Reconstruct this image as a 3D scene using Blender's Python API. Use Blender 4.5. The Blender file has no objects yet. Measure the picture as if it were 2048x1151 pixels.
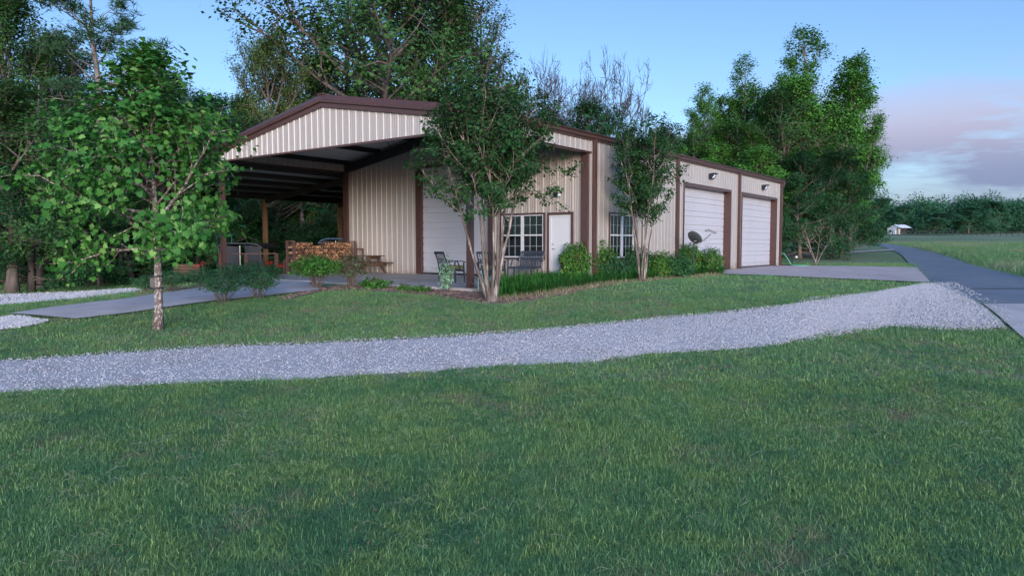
import bpy, math, random
import numpy as np
from mathutils import Vector, Matrix
R = math.radians
scn = bpy.context.scene
col = scn.collection

# ------------------------------------------------------------------ camera
F_PX, PIT, YAW = 1414.33, R(3.451), R(-37.1677)
CAM = np.array([12.3121, -20.4467, 1.1481])
FW = np.array([math.sin(YAW)*math.cos(PIT), math.cos(YAW)*math.cos(PIT), -math.sin(PIT)])
RI = np.array([math.cos(YAW), -math.sin(YAW), 0.0])
UP = np.cross(RI, FW)
HF = np.array([math.sin(YAW), math.cos(YAW)])          # horizontal forward
HR = np.array([math.cos(YAW), -math.sin(YAW)])
cd = bpy.data.cameras.new('camera'); cam = bpy.data.objects.new('camera', cd); col.objects.link(cam)
cd.sensor_width = 36; cd.lens = F_PX/2048*36; cd.clip_start = .1; cd.clip_end = 6000
cam.matrix_world = Matrix(((RI[0], UP[0], -FW[0], CAM[0]), (RI[1], UP[1], -FW[1], CAM[1]), (RI[2], UP[2], -FW[2], CAM[2]), (0, 0, 0, 1)))
scn.camera = cam

# ------------------------------------------------------------------ sky, sun, exposure
SUN_EL, SUN_AZ = R(10), R(134)
w = bpy.data.worlds.new('World'); scn.world = w; w.use_nodes = True
nt = w.node_tree; nt.nodes.clear()
def N(t, tree=None, **kw):
    n = (tree or nt).nodes.new(t)
    for k, v in kw.items():
        if k.startswith('i_'): n.inputs[k[2:].replace('_', ' ')].default_value = v
        else: setattr(n, k, v)
    return n
sky = N('ShaderNodeTexSky', sky_type='NISHITA', sun_disc=False, sun_elevation=SUN_EL, sun_rotation=SUN_AZ, air_density=1.0, dust_density=.6, ozone_density=3.0)
tc = N('ShaderNodeTexCoord'); sx = N('ShaderNodeSeparateXYZ'); nt.links.new(tc.outputs['Generated'], sx.inputs[0])
mp = N('ShaderNodeMapping'); mp.inputs['Scale'].default_value = (1, 1, 5.0); nt.links.new(tc.outputs['Generated'], mp.inputs[0])
cn = N('ShaderNodeTexNoise'); cn.inputs['Scale'].default_value = 3.4; cn.inputs['Detail'].default_value = 7; cn.inputs['Roughness'].default_value = .58
nt.links.new(mp.outputs[0], cn.inputs['Vector'])
cr = N('ShaderNodeValToRGB'); cr.color_ramp.elements[0].position = .45; cr.color_ramp.elements[1].position = .57
nt.links.new(cn.outputs[0], cr.inputs[0])
def vm(op, a, b=None):
    n = N('ShaderNodeMath', operation=op)
    for i, v in enumerate((a, b)):
        if v is None: continue
        if isinstance(v, (int, float)): n.inputs[i].default_value = v
        else: nt.links.new(v, n.inputs[i])
    return n.outputs[0]
def rng(v, a, b, c=0, d=1):
    n = N('ShaderNodeMapRange', interpolation_type='SMOOTHSTEP'); nt.links.new(v, n.inputs[0])
    for i, q in zip((1, 2, 3, 4), (a, b, c, d)): n.inputs[i].default_value = q
    return n.outputs[0]
azr = YAW + R(27)                                      # the bank of cloud stands low in the sky to the right
dotc = vm('ADD', vm('MULTIPLY', sx.outputs[0], math.sin(azr)), vm('MULTIPLY', sx.outputs[1], math.cos(azr)))
band = vm('MULTIPLY', rng(sx.outputs[2], -.02, .05), rng(sx.outputs[2], .24, .12))
fac = vm('MULTIPLY', vm('MULTIPLY', band, rng(dotc, .93, .985)), vm('MULTIPLY', cr.outputs[0], .85))
pinkf = rng(sx.outputs[2], .07, .17)
cmix = N('ShaderNodeMix', data_type='RGBA'); nt.links.new(pinkf, cmix.inputs[0])
cmix.inputs[6].default_value = (.95, 1.1, 1.9, 1); cmix.inputs[7].default_value = (2.35, 1.95, 2.45, 1)
# low violet band above the horizon
vb = N('ShaderNodeMix', data_type='RGBA'); nt.links.new(vm('MULTIPLY', rng(sx.outputs[2], .16, .0), .75), vb.inputs[0])
grade = N('ShaderNodeMix', data_type='RGBA', blend_type='MULTIPLY'); grade.inputs[0].default_value = 1
grade.inputs[7].default_value = (.90, .90, 1.02, 1)
# unseen sky behind the viewer, toward the sun, boosted to add light
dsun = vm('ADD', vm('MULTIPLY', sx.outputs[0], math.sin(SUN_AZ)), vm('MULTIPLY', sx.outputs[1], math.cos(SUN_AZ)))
sky_boost = N('ShaderNodeVectorMath', operation='SCALE'); nt.links.new(sky.outputs[0], sky_boost.inputs[0]); nt.links.new(rng(dsun, -.35, .8, 1.0, 3.1), sky_boost.inputs['Scale'])
nt.links.new(sky_boost.outputs[0], grade.inputs[6])
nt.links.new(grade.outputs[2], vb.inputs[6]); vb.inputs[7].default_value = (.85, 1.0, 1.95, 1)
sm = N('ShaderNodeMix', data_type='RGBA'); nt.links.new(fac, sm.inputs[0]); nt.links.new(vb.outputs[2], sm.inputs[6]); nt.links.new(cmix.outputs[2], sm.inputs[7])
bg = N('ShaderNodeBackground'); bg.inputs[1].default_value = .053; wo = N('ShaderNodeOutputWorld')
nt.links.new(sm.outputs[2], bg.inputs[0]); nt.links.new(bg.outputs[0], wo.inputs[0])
sl = bpy.data.lights.new('sun', 'SUN'); sl.energy = .70; sl.angle = R(18); sl.color = (1.0, .86, .80)
so = bpy.data.objects.new('sun', sl); col.objects.link(so)
sd = Vector((math.sin(SUN_AZ)*math.cos(SUN_EL), math.cos(SUN_AZ)*math.cos(SUN_EL), math.sin(SUN_EL)))
so.rotation_euler = sd.to_track_quat('Z', 'Y').to_euler(); so.location = (30, -50, 30)
scn.view_settings.view_transform = 'Standard'; scn.view_settings.look = 'None'; scn.view_settings.exposure = 2.28; scn.view_settings.gamma = 1
scn.render.engine = 'CYCLES'; scn.cycles.use_denoising = True; scn.cycles.max_bounces = 6; scn.cycles.transparent_max_bounces = 8

# ------------------------------------------------------------------ terrain
_cp = [(-80, -1.4), (0, -1.05), (4.6, -.98), (10.3, -.65), (13, -.45), (16, -.22), (17.8, -.12), (22, -.06), (46, -.05), (60, .45), (90, .95), (130, 1.42), (220, 4.4), (300, 6.2), (420, 8), (4000, 8)]
_D = np.arange(-80, 70, .25); _Z = np.interp(_D, *zip(*_cp)); _k = np.exp(-.5*(np.arange(-12, 13)/4.)**2); _k /= _k.sum()
_Zs = np.convolve(np.pad(_Z, 12, mode='edge'), _k, mode='valid')
def ss(t): t = np.clip(t, 0, 1); return t*t*(3-2*t)
def DL(X, Y):
    dx, dy = X-CAM[0], Y-CAM[1]; return dx*HF[0]+dy*HF[1], dx*HR[0]+dy*HR[1]
def XY(D, L): return CAM[0]+D*HF[0]+L*HR[0], CAM[1]+D*HF[1]+L*HR[1]
def zt(X, Y):
    D, L = DL(np.asarray(X, float), np.asarray(Y, float))
    z = np.where(D < 65, np.interp(D, _D, _Zs), np.interp(D, *zip(*_cp)))
    z = z-.42*ss((-L-6)/10)*ss((D-12)/9)*ss((70-D)/20)
    z = z+.025*np.sin(X*.9+1.3)*np.sin(Y*.8)*ss((17-D)/5)+.6*np.sin(X*.03)*np.sin(Y*.021+1)*ss((D-120)/120)
    return z
def at(x, y, off=0.0):
    """world point on the ground seen at a photo pixel"""
    d = FW+RI*(x-1024)/F_PX-UP*(y-575.5)/F_PX
    t, st = 2.0, .1
    while t < 1500:
        p = CAM+d*t
        if p[2] < zt(p[0], p[1]): break
        st = max(.1, t*.01); t += st
    lo, hi = t-st, t
    for _ in range(20):
        m = (lo+hi)/2; p = CAM+d*m
        if p[2] < zt(p[0], p[1]): hi = m
        else: lo = m
    return Vector((p[0], p[1], float(zt(p[0], p[1]))+off))
def atD(x, D):
    L = (x-1024)/F_PX*D*math.cos(PIT); X, Y = XY(D, L); return Vector((X, Y, float(zt(X, Y))))
def topz(y, D): return CAM[2]+D*((F_PX*math.tan(PIT)*-1+(575.5-y))/F_PX) if False else CAM[2]+D*math.tan(math.atan((575.5-y)/F_PX)-PIT)
def px(P):
    d = np.asarray(P)-CAM; z = d@FW; return 1024+F_PX*(d@RI)/z, 575.5-F_PX*(d@UP)/z, z

# ------------------------------------------------------------------ materials
M = {}
def mat(name, c, rough=.6, metal=0, var=None, scale=5, bump=0, bscale=30, spec=.5, trans=0, island=None, detail=6, coord='pos', obj_rand=None, patches=None, stretch=None):
    m = bpy.data.materials.new(name); m.use_nodes = True; t = m.node_tree; p = t.nodes['Principled BSDF']
    p.inputs['Base Color'].default_value = (*c, 1); p.inputs['Roughness'].default_value = rough; p.inputs['Metallic'].default_value = metal
    p.inputs['Specular IOR Level'].default_value = spec
    cur = None
    if coord == 'pos': src = t.nodes.new('ShaderNodeNewGeometry').outputs['Position']
    else: src = t.nodes.new('ShaderNodeTexCoord').outputs['Object']
    if stretch:
        mm = t.nodes.new('ShaderNodeMapping'); mm.inputs['Scale'].default_value = stretch; t.links.new(src, mm.inputs[0]); src = mm.outputs[0]
    def mixc(a, b, f, bt='MIX'):
        n = t.nodes.new('ShaderNodeMix'); n.data_type = 'RGBA'; n.blend_type = bt
        for i, v in ((6, a), (7, b)):
            if isinstance(v, tuple): n.inputs[i].default_value = (*v, 1)
            else: t.links.new(v, n.inputs[i])
        if isinstance(f, (int, float)): n.inputs[0].default_value = f
        else: t.links.new(f, n.inputs[0])
        return n.outputs[2]
    def noise(sc, lo, hi, det=6, rgh=.6):
        n = t.nodes.new('ShaderNodeTexNoise'); n.inputs['Scale'].default_value = sc; n.inputs['Detail'].default_value = det; n.inputs['Roughness'].default_value = rgh
        t.links.new(src, n.inputs['Vector'])
        r = t.nodes.new('ShaderNodeMapRange'); r.inputs[1].default_value = lo; r.inputs[2].default_value = hi; t.links.new(n.outputs[0], r.inputs[0]); return r.outputs[0]
    cur = tuple(c)
    if var: cur = mixc(cur, tuple(var), noise(scale, .35, .65, detail))
    if island:
        g = t.nodes.new('ShaderNodeNewGeometry'); cur = mixc(cur, tuple(island), g.outputs['Random Per Island'])
    if obj_rand:
        oi = t.nodes.new('ShaderNodeObjectInfo'); cur = mixc(cur, tuple(obj_rand), oi.outputs['Random'])
    for (pc, psc, lo, hi) in (patches or []): cur = mixc(cur, tuple(pc), noise(psc, lo, hi, 4, .55))
    if not isinstance(cur, tuple): t.links.new(cur, p.inputs['Base Color'])
    if bump:
        n = t.nodes.new('ShaderNodeTexNoise'); n.inputs['Scale'].default_value = bscale; n.inputs['Detail'].default_value = 5; t.links.new(src, n.inputs['Vector'])
        b = t.nodes.new('ShaderNodeBump'); b.inputs['Strength'].default_value = bump; b.inputs['Distance'].default_value = .02; t.links.new(n.outputs[0], b.inputs['Height']); t.links.new(b.outputs[0], p.inputs['Normal'])
    if trans:
        tr = t.nodes.new('ShaderNodeBsdfTranslucent'); mx = t.nodes.new('ShaderNodeMixShader'); mx.inputs[0].default_value = trans
        if isinstance(cur, tuple): tr.inputs[0].default_value = (*cur, 1)
        else: t.links.new(cur, tr.inputs[0])
        t.links.new(p.outputs[0], mx.inputs[1]); t.links.new(tr.outputs[0], mx.inputs[2]); t.links.new(mx.outputs[0], t.nodes['Material Output'].inputs[0])
    M[name] = m; return m
mat('cream', (.305, .272, .245), .42, var=(.27, .243, .218), scale=.8, spec=.5, stretch=(1, 1, .15))
mat('brown', (.068, .032, .026), .38, var=(.056, .027, .023), scale=2)
mat('dark_steel', (.012, .011, .012), .6)
mat('roofpanel', (.55, .57, .60), .45)
mat('door_white', (.40, .39, .41), .45, var=(.37, .36, .38), scale=.7, stretch=(1, 1, .3))
mat('white', (.47, .48, .50), .4)
mat('muntin_grey', (.30, .36, .34), .5)
mat('glass', (.008, .012, .012), .04, spec=.9)
mat('blind', (.22, .28, .23), .5)
mat('concrete', (.40, .36, .355), .85, var=(.31, .28, .28), scale=1.3, bump=.25, bscale=40, patches=[((.24, .22, .22), .35, .56, .75)])
mat('slab', (.36, .33, .31), .6, var=(.22, .20, .19), scale=.7, bump=.1, bscale=30, patches=[((.15, .12, .10), .5, .55, .75)])
def splash(name, zmax, c):
    # dried mud splashed up the foot of the sheet metal, in its own ragged outline
    t = M[name].node_tree; p = t.nodes['Principled BSDF']; src = p.inputs['Base Color'].links[0].from_socket
    g = t.nodes.new('ShaderNodeNewGeometry'); sp = t.nodes.new('ShaderNodeSeparateXYZ'); t.links.new(g.outputs['Position'], sp.inputs[0])
    n = t.nodes.new('ShaderNodeTexNoise'); n.inputs['Scale'].default_value = 5; n.inputs['Detail'].default_value = 8; t.links.new(g.outputs['Position'], n.inputs['Vector'])
    m1 = t.nodes.new('ShaderNodeMath'); m1.operation = 'MULTIPLY_ADD'; m1.inputs[1].default_value = zmax*2.2; m1.inputs[2].default_value = -zmax*.55; t.links.new(n.outputs[0], m1.inputs[0])
    m2 = t.nodes.new('ShaderNodeMath'); m2.operation = 'SUBTRACT'; t.links.new(m1.outputs[0], m2.inputs[0]); t.links.new(sp.outputs[2], m2.inputs[1])
    m3 = t.nodes.new('ShaderNodeMapRange'); m3.inputs[1].default_value = -.05; m3.inputs[2].default_value = .25; m3.inputs[4].default_value = .6; t.links.new(m2.outputs[0], m3.inputs[0])
    x = t.nodes.new('ShaderNodeMix'); x.data_type = 'RGBA'; t.links.new(m3.outputs[0], x.inputs[0]); t.links.new(src, x.inputs[6]); x.inputs[7].default_value = (*c, 1); t.links.new(x.outputs[2], p.inputs['Base Color'])
splash('cream', .45, (.16, .115, .08)); splash('door_white', .35, (.20, .16, .13))
mat('concrete_warm', (.44, .36, .335), .85, var=(.34, .275, .26), scale=1.1, bump=.25, bscale=40, patches=[((.24, .20, .19), .45, .55, .75), ((.20, .17, .16), 6, .66, .74)])
mat('asphalt', (.12, .145, .175), .8, var=(.085, .11, .14), scale=.6, bump=.4, bscale=60, patches=[((.17, .175, .19), 1.8, .55, .8), ((.06, .07, .085), .25, .56, .7), ((.19, .20, .22), 14, .66, .75)])
mat('joint', (.03, .03, .035), .9)
mat('soil_', (.06, .075, .03), .95, var=(.11, .09, .05), scale=1.2, bump=.5, bscale=25, patches=[((.045, .08, .03), 6, .4, .6)])
mat('bark', (.13, .10, .085), .9, var=(.06, .048, .04), scale=9, bump=.7, bscale=12, stretch=(1, 1, .25))
mat('bark_grey', (.20, .17, .16), .9, var=(.11, .09, .085), scale=7, bump=.6, bscale=12, stretch=(1, 1, .25))
mat('bark_dead', (.055, .042, .042), .9, var=(.035, .028, .03), scale=5)
mat('bark_myrtle', (.135, .10, .078), .75, var=(.065, .047, .04), scale=6, stretch=(1, 1, .2), bump=.2, bscale=15, patches=[((.30, .25, .21), 9, .52, .62)])
mat('bark_sycamore', (.15, .10, .085), .85, var=(.09, .065, .06), scale=14, bump=.6, bscale=30, patches=[((.36, .34, .30), 26, .54, .58)], stretch=(1, 1, .55))
def leaf(n, a, b, tr=.25, rough=.55, **k): return mat(n, (a[0]*.85, a[1]*1.12, a[2]*.9), rough, island=(b[0]*.85, b[1]*1.12, b[2]*.9), trans=tr, spec=.15, **k)
leaf('leaf_oak', (0.026, 0.066, 0.024), (0.075, 0.130, 0.038))
leaf('leaf_olive', (0.053, 0.083, 0.027), (0.128, 0.143, 0.042))
leaf('leaf_gum', (0.047, 0.121, 0.024), (0.115, 0.230, 0.047))
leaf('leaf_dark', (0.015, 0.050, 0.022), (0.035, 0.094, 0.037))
leaf('leaf_pine', (0.025, 0.056, 0.034), (0.063, 0.105, 0.056), tr=.1)
leaf('leaf_sycamore', (0.022, 0.090, 0.020), (0.085, 0.180, 0.042), tr=.3, rough=.5)
leaf('leaf_pale', (.16, .26, .08), (.22, .30, .10), tr=.3, rough=.45)
leaf('leaf_myrtle', (0.015, 0.046, 0.018), (0.042, 0.088, 0.028), patches=[((.09, .045, .03), 2.2, .62, .80)])
leaf('leaf_rose', (0.028, 0.084, 0.042), (0.070, 0.147, 0.063))
leaf('leaf_box', (0.032, 0.100, 0.020), (0.085, 0.185, 0.035))
leaf('leaf_nandina', (0.042, 0.119, 0.036), (0.126, 0.196, 0.042), patches=[((.20, .10, .03), 2.5, .60, .78)])
leaf('leaf_variegated', (.05, .12, .06), (.35, .42, .34))
leaf('leaf_sparse', (.045, .07, .03), (.11, .12, .06))
leaf('leaf_far', (0.028, 0.077, 0.049), (0.056, 0.119, 0.070), tr=.1)
leaf('liriope', (.018, .078, .015), (.055, .155, .030))
mat('grassblade', (.058, .165, .055), .6, island=(.230, .400, .165), trans=.25, spec=.12, patches=[((.070, .185, .085), .5, .45, .7)])
mat('grassblade_light', (.090, .195, .050), .6, island=(.280, .400, .150), trans=.25, spec=.12)
mat('drygrass', (.15, .15, .06), .7, island=(.38, .32, .20), trans=.2)
mat('thatch', (.18, .19, .15), .8, island=(.38, .37, .31), trans=.1)
mat('mulch', (.11, .065, .055), .95, var=(.06, .035, .03), scale=14, bump=.6, bscale=40, patches=[((.20, .14, .12), 22, .58, .68)])
mat('chip', (.09, .05, .042), .9, obj_rand=(.26, .17, .14))
mat('gravel', (.36, .355, .37), .95, var=(.25, .245, .26), scale=45, bump=.9, bscale=50, patches=[((.24, .21, .19), 1.2, .5, .75)])
mat('stone', (.30, .29, .30), .85, obj_rand=(.43, .42, .435))
mat('wood', (.10, .055, .030), .8, var=(.055, .03, .018), scale=12, stretch=(1, 1, 1), bump=.3)
mat('wood_post', (.16, .09, .05), .8, var=(.10, .055, .03), scale=7, stretch=(1, 1, .1))
mat('rail', (.095, .045, .035), .7)
mat('logend', (.40, .21, .10), .8, obj_rand=(.15, .07, .035))
mat('logbark', (.07, .04, .025), .9)
mat('metal_dark', (.018, .022, .03), .45, metal=.3)
mat('metal_slate', (.045, .055, .075), .45, metal=.2)
mat('dish_grey', (.05, .058, .06), .4)
mat('cushion', (.075, .080, .022), .9)
mat('tarp', (.012, .013, .018), .6)
mat('mesh_screen', (.018, .019, .024), .8)
mat('red', (.65, .03, .012), .5, island=(.45, .02, .01), trans=.2)
mat('hose', (.02, .25, .15), .4)
mat('chrome', (.6, .6, .6), .2, metal=1)
mat('lens', (.55, .6, .65), .08, spec=.8)
mat('black', (.01, .01, .01), .5)
mat('rockwhite', (.55, .6, .66), .5)
mat('blue', (.01, .06, .13), .6)

# ------------------------------------------------------------------ mesh helpers
class MB:
    def __init__(s): s.v = []; s.f = []
    def add(s, v, f):
        b = len(s.v); s.v += [tuple(map(float, q)) for q in v]; s.f += [tuple(b+i for i in g) for g in f]; return s
    def box(s, x0, x1, y0, y1, z0, z1):
        v = [(x, y, z) for x in (x0, x1) for y in (y0, y1) for z in (z0, z1)]
        return s.add(v, [(0, 1, 3, 2), (4, 6, 7, 5), (0, 4, 5, 1), (2, 3, 7, 6), (0, 2, 6, 4), (1, 5, 7, 3)])
    def bar(s, a, b, w, h=None, up=(0, 0, 1)):
        a, b = Vector(a), Vector(b); h = h or w; d = (b-a).normalized(); u = Vector(up)
        if abs(d.dot(u)) > .98: u = Vector((1, 0, 0))
        r = d.cross(u).normalized(); u = r.cross(d)
        v = [p+r*sx_*w/2+u*sy*h/2 for p in (a, b) for sx_, sy in ((-1, -1), (1, -1), (1, 1), (-1, 1))]
        return s.add(v, [(0, 3, 2, 1), (4, 5, 6, 7), (0, 1, 5, 4), (1, 2, 6, 5), (2, 3, 7, 6), (3, 0, 4, 7)])
    def tube(s, pts, rads, n=8, cap=True):
        pts = [Vector(p) for p in pts]
        if isinstance(rads, (int, float)): rads = [rads]*len(pts)
        b = len(s.v); ref = None
        for i, p in enumerate(pts):
            d = (pts[min(i+1, len(pts)-1)]-pts[max(i-1, 0)]).normalized()
            if ref is None: ref = d.orthogonal().normalized()
            ref = (ref-d*ref.dot(d)).normalized(); q = d.cross(ref)
            for k in range(n):
                a = 2*math.pi*k/n; s.v.append(tuple(p+(ref*math.cos(a)+q*math.sin(a))*rads[i]))
        for i in range(len(pts)-1):
            for k in range(n):
                k2 = (k+1) % n; s.f.append((b+i*n+k, b+i*n+k2, b+(i+1)*n+k2, b+(i+1)*n+k))
        if cap: s.f.append(tuple(b+k for k in reversed(range(n)))); s.f.append(tuple(b+(len(pts)-1)*n+k for k in range(n)))
        return s
    def lathe(s, prof, c=(0, 0, 0), n=16, M_=None):
        b = len(s.v)
        for r, z in prof:
            for k in range(n):
                a = 2*math.pi*k/n; p = Vector((r*math.cos(a), r*math.sin(a), z))
                if M_: p = M_@p
                s.v.append(tuple(p+Vector(c)))
        for i in range(len(prof)-1):
            for k in range(n):
                k2 = (k+1) % n; s.f.append((b+i*n+k, b+i*n+k2, b+(i+1)*n+k2, b+(i+1)*n+k))
        return s
def mesh(name, mb, m, smooth=False):
    me = bpy.data.meshes.new(name)
    if isinstance(mb, MB): me.from_pydata(mb.v, [], mb.f)
    else:
        v, f = mb                                            # numpy: v (n,3), f (m,k)
        me.vertices.add(len(v)); me.vertices.foreach_set('co', v.astype('f').ravel())
        k = f.shape[1]; me.loops.add(f.size); me.loops.foreach_set('vertex_index', f.astype('i').ravel())
        me.polygons.add(len(f)); me.polygons.foreach_set('loop_start', np.arange(0, f.size, k, dtype='i'))
        me.update(calc_edges=True); me.validate()
    me.materials.append(M[m] if isinstance(m, str) else m)
    if smooth: me.polygons.foreach_set('use_smooth', np.ones(len(me.polygons), bool))
    me.update(); return me
def obj(name, mb, m=None, parent=None, smooth=False, loc=None):
    me = mb if isinstance(mb, bpy.types.Mesh) else mesh(name, mb, m, smooth)
    o = bpy.data.objects.new(name, me); col.objects.link(o)
    if parent: o.parent = parent
    if loc is not None: o.location = loc
    return o
def tag(o, label=None, cat=None, group=None, kind=None):
    for k, v in (('label', label), ('category', cat), ('group', group), ('kind', kind)):
        if v: o[k] = v
    return o
def thing(name, loc, label, cat, rz=0, group=None):
    o = bpy.data.objects.new(name, None); o.empty_display_size = .2; col.objects.link(o); o.location = loc; o.rotation_euler = (0, 0, rz)
    return tag(o, label, cat, group)
def kids(o): return [c for c in bpy.data.objects if c.parent == o]
def dup(o, loc=None, rz=None, scale=None, label=None):
    c = o.copy(); col.objects.link(c)
    if loc is not None: c.location = loc
    if rz is not None: c.rotation_euler = (0, 0, rz)
    if scale is not None: c.scale = scale
    if label: c['label'] = label
    for k in kids(o):
        d = k.copy(); col.objects.link(d); d.parent = c
        for g in kids(k): e = g.copy(); col.objects.link(e); e.parent = d
    return c
def structure(name, mb, m): return tag(obj(name, mb, m), kind='structure')

# ------------------------------------------------------------------ ground
rows = np.concatenate([np.arange(-60, 2, 3.), np.arange(2, 50, .35), 50*np.exp(np.linspace(0, math.log(3500/50.), 130))])
cols = np.linspace(-1, 1, 161); cols = np.sign(cols)*np.abs(cols)**1.15
Dg, Sg = np.meshgrid(rows, cols, indexing='ij'); Lg = Sg*(30+np.abs(Dg)*1.1)
Xg, Yg = XY(Dg, Lg); Zg = zt(Xg, Yg)
nr, nc = Dg.shape; idx = np.arange(nr*nc).reshape(nr, nc)
gf = np.stack([idx[:-1, :-1], idx[:-1, 1:], idx[1:, 1:], idx[1:, :-1]], -1).reshape(-1, 4)
# far meadow colours live in the ground's own material
m = mat('meadow', (.045, .105, .035), .95, var=(.075, .12, .05), scale=.5, bump=.6, bscale=6, patches=[((.21, .18, .13), .05, .50, .66), ((.05, .12, .035), 9, .45, .6), ((.16, .14, .08), .8, .6, .75)])
structure('ground', (np.stack([Xg, Yg, Zg], -1).reshape(-1, 3), gf), 'meadow')

def resample(pts, n):
    pts = np.array([(p[0], p[1]) for p in pts]); d = np.r_[0, np.cumsum(np.hypot(*np.diff(pts, axis=0).T))]
    t = np.linspace(0, d[-1], n); return np.stack([np.interp(t, d, pts[:, 0]), np.interp(t, d, pts[:, 1])], -1)
def ribbon(name, A, B, m, off, n=120, k=10, jit=0, seed=1, kind='structure'):
    """sheet laid on the ground between two edges given as photo pixels (or world points)"""
    g = lambda P: [q if isinstance(q, Vector) else at(*q) for q in P]
    a = resample(g(A), n); b = resample(g(B), n); r = np.random.RandomState(seed)
    if jit:
        for e in (a, b):
            s = r.randn(n, 2); s = (s+np.roll(s, 1, 0)+np.roll(s, 2, 0))/3; e += s*jit
    V = []
    for i in range(n):
        for j in range(k+1):
            q = a[i]*(1-j/k)+b[i]*j/k; V.append((q[0], q[1], 0))
    V = np.array(V); V[:, 2] = zt(V[:, 0], V[:, 1])+off
    if jit: V[:, 2] -= np.where(np.isin(np.arange(len(V)) % (k+1), (0, k)), off+.01, 0)
    ii = np.arange(n*(k+1)).reshape(n, k+1)
    f = np.stack([ii[:-1, :-1], ii[:-1, 1:], ii[1:, 1:], ii[1:, :-1]], -1).reshape(-1, 4)
    return tag(obj(name, (V, f), m), kind=kind)
GR_A = [(-260, 742), (0, 721), (150, 712), (300, 700), (500, 690), (700, 682), (900, 672), (1060, 662), (1200, 648), (1330, 635), (1450, 625), (1570, 612), (1650, 600), (1750, 586), (1800, 578), (1850, 568), (1888, 567)]
GR_B = [(-260, 818), (0, 787), (150, 780), (300, 772), (450, 765), (600, 760), (700, 752), (850, 745), (1000, 732), (1180, 725), (1300, 708), (1460, 700), (1560, 690), (1640, 668), (1780, 652), (1930, 658), (2008, 655)]
ribbon('gravel_drive', GR_A, GR_B, 'gravel', .03, 260, 14, .05)
RD_L = [(1700, 487.3), (1743, 488), (1777, 497.6), (1806, 513), (1835, 536), (1863, 566), (1925, 595), (1965, 609), (1990, 628), (2060, 690)]
RD_R = [(1712, 485.6), (1768, 486), (1806, 492), (1863, 505), (1921, 522), (1978, 538), (2048, 555), (2130, 575), (2200, 590), (2320, 620)]
ribbon('road', RD_L[:8], RD_R[:7]+[(2130, 575), (2270, 609)], 'asphalt', .035, 150, 8)
ribbon('road_apron', [(1965, 609.5), (1990, 628), (2060, 690)], [(2272, 609.5), (2340, 628), (2620, 690)], 'concrete', .036, 40, 8)
ribbon('road_joint', [(1907, 579), (2100, 579)], [(1909, 580.2), (2100, 580.2)], 'joint', .042, 30, 2)
ribbon('side_apron', [(1440, 536), (1563, 531.5), (1650, 532.5), (1760, 534), (1834, 536)], [(1440, 549), (1560, 553), (1680, 559), (1760, 562), (1862, 567)], 'concrete_warm', .045, 80, 8)
ribbon('field_path', [(1555, 511), (1640, 508), (1720, 503), (1785, 498.6)], [(1555, 514.5), (1640, 510.5), (1720, 505.5), (1790, 500.6)], 'gravel', .06, 60, 3)
ribbon('walkway', [(20, 630), (120, 615), (250, 600), (430, 573), (560, 551)], [(150, 641), (250, 630), (400, 608), (520, 596), (640, 582)], 'concrete', .05, 80, 8)
mat('paddock_green', (.06, .17, .05), .95, var=(.08, .19, .07), scale=.1)
ribbon('paddock', [(1560, 463), (2200, 461)], [(1560, 471), (1880, 471), (2200, 464)], 'paddock_green', .15, 60, 4)
ribbon('gravel_lane', [(-120, 592), (0, 590), (150, 584), (270, 577)], [(-120, 620), (0, 612), (130, 601), (285, 582)], 'gravel', .03, 80, 8, .04)
ribbon('gravel_patch', [(-60, 642), (30, 633), (95, 643)], [(-60, 664), (30, 658), (75, 650)], 'gravel', .03, 30, 5, .05)
MU_A = [(560, 596), (640, 576), (700, 571), (780, 571), (860, 575), (938, 577), (1000, 572), (1100, 556), (1200, 545), (1300, 538), (1440, 536)]
MU_B = [(566, 602), (640, 585), (700, 579), (780, 585), (860, 592), (930, 602), (985, 611), (1060, 603), (1130, 590), (1210, 571), (1300, 561), (1440, 551)]
ribbon('mulch_bed', MU_A, MU_B, 'mulch', .025, 140, 8, .04)
ribbon('mulch_strip', [(270, 582), (330, 578), (430, 568), (500, 560)], [(275, 598), (340, 590), (430, 576), (520, 562)], 'mulch', .03, 50, 5, .04)
mb = MB(); mb.box(-12.3, .12, -6.12, 0, -.6, 0.0); structure('porch_slab', mb, 'slab')
mb = MB()
for x in (-8.1, -4.1): mb.box(x-.006, x+.006, -6.1, -.02, .001, .004)
mb.box(-12.28, .1, -3.03, -3.018, .001, .004); structure('slab_joints', mb, 'joint')

# ------------------------------------------------------------------ metal building
B = thing('metal_building', (0, 0, 0), 'cream ribbed metal workshop with brown trim, white roll-up doors and open gabled porch', 'building')
RIB = .3048
def prof(a, b, ph):
    k0 = math.floor((a-ph)/RIB)-1; pts = [(a, 0), (b, 0)]
    for k in range(k0, int((b-a)/RIB)+k0+4):
        c = ph+k*RIB
        for o_, d in ((-.042, 0), (-.018, .032), (.018, .032), (.042, 0), (.085, 0), (.095, .006), (.11, .006), (.12, 0), (.185, 0), (.195, .006), (.21, .006), (.22, 0)):
            if a < c+o_ < b: pts.append((c+o_, d))
    return sorted(pts)
def panel(mb, a, b, zl, zh, mapf, ph):
    zl_ = zl if callable(zl) else (lambda s: zl); zh_ = zh if callable(zh) else (lambda s: zh)
    P = prof(a, b, ph); v = []
    for s, d in P: v += [mapf(s, d, zl_(s)), mapf(s, d, zh_(s))]
    mb.add(v, [(2*i, 2*i+2, 2*i+3, 2*i+1) for i in range(len(P)-1)])
W_, L_, PO = 12.2, 20.95, 6.02
RX, RZ, EZ = -W_/2, 5.83, 4.80
roofz = lambda x: EZ+(RZ-EZ)*(1-abs(x-RX)/(W_/2))
fW = lambda s, d, z: (s, -d, z); fF = lambda s, d, z: (s, -PO-d, z)
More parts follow.
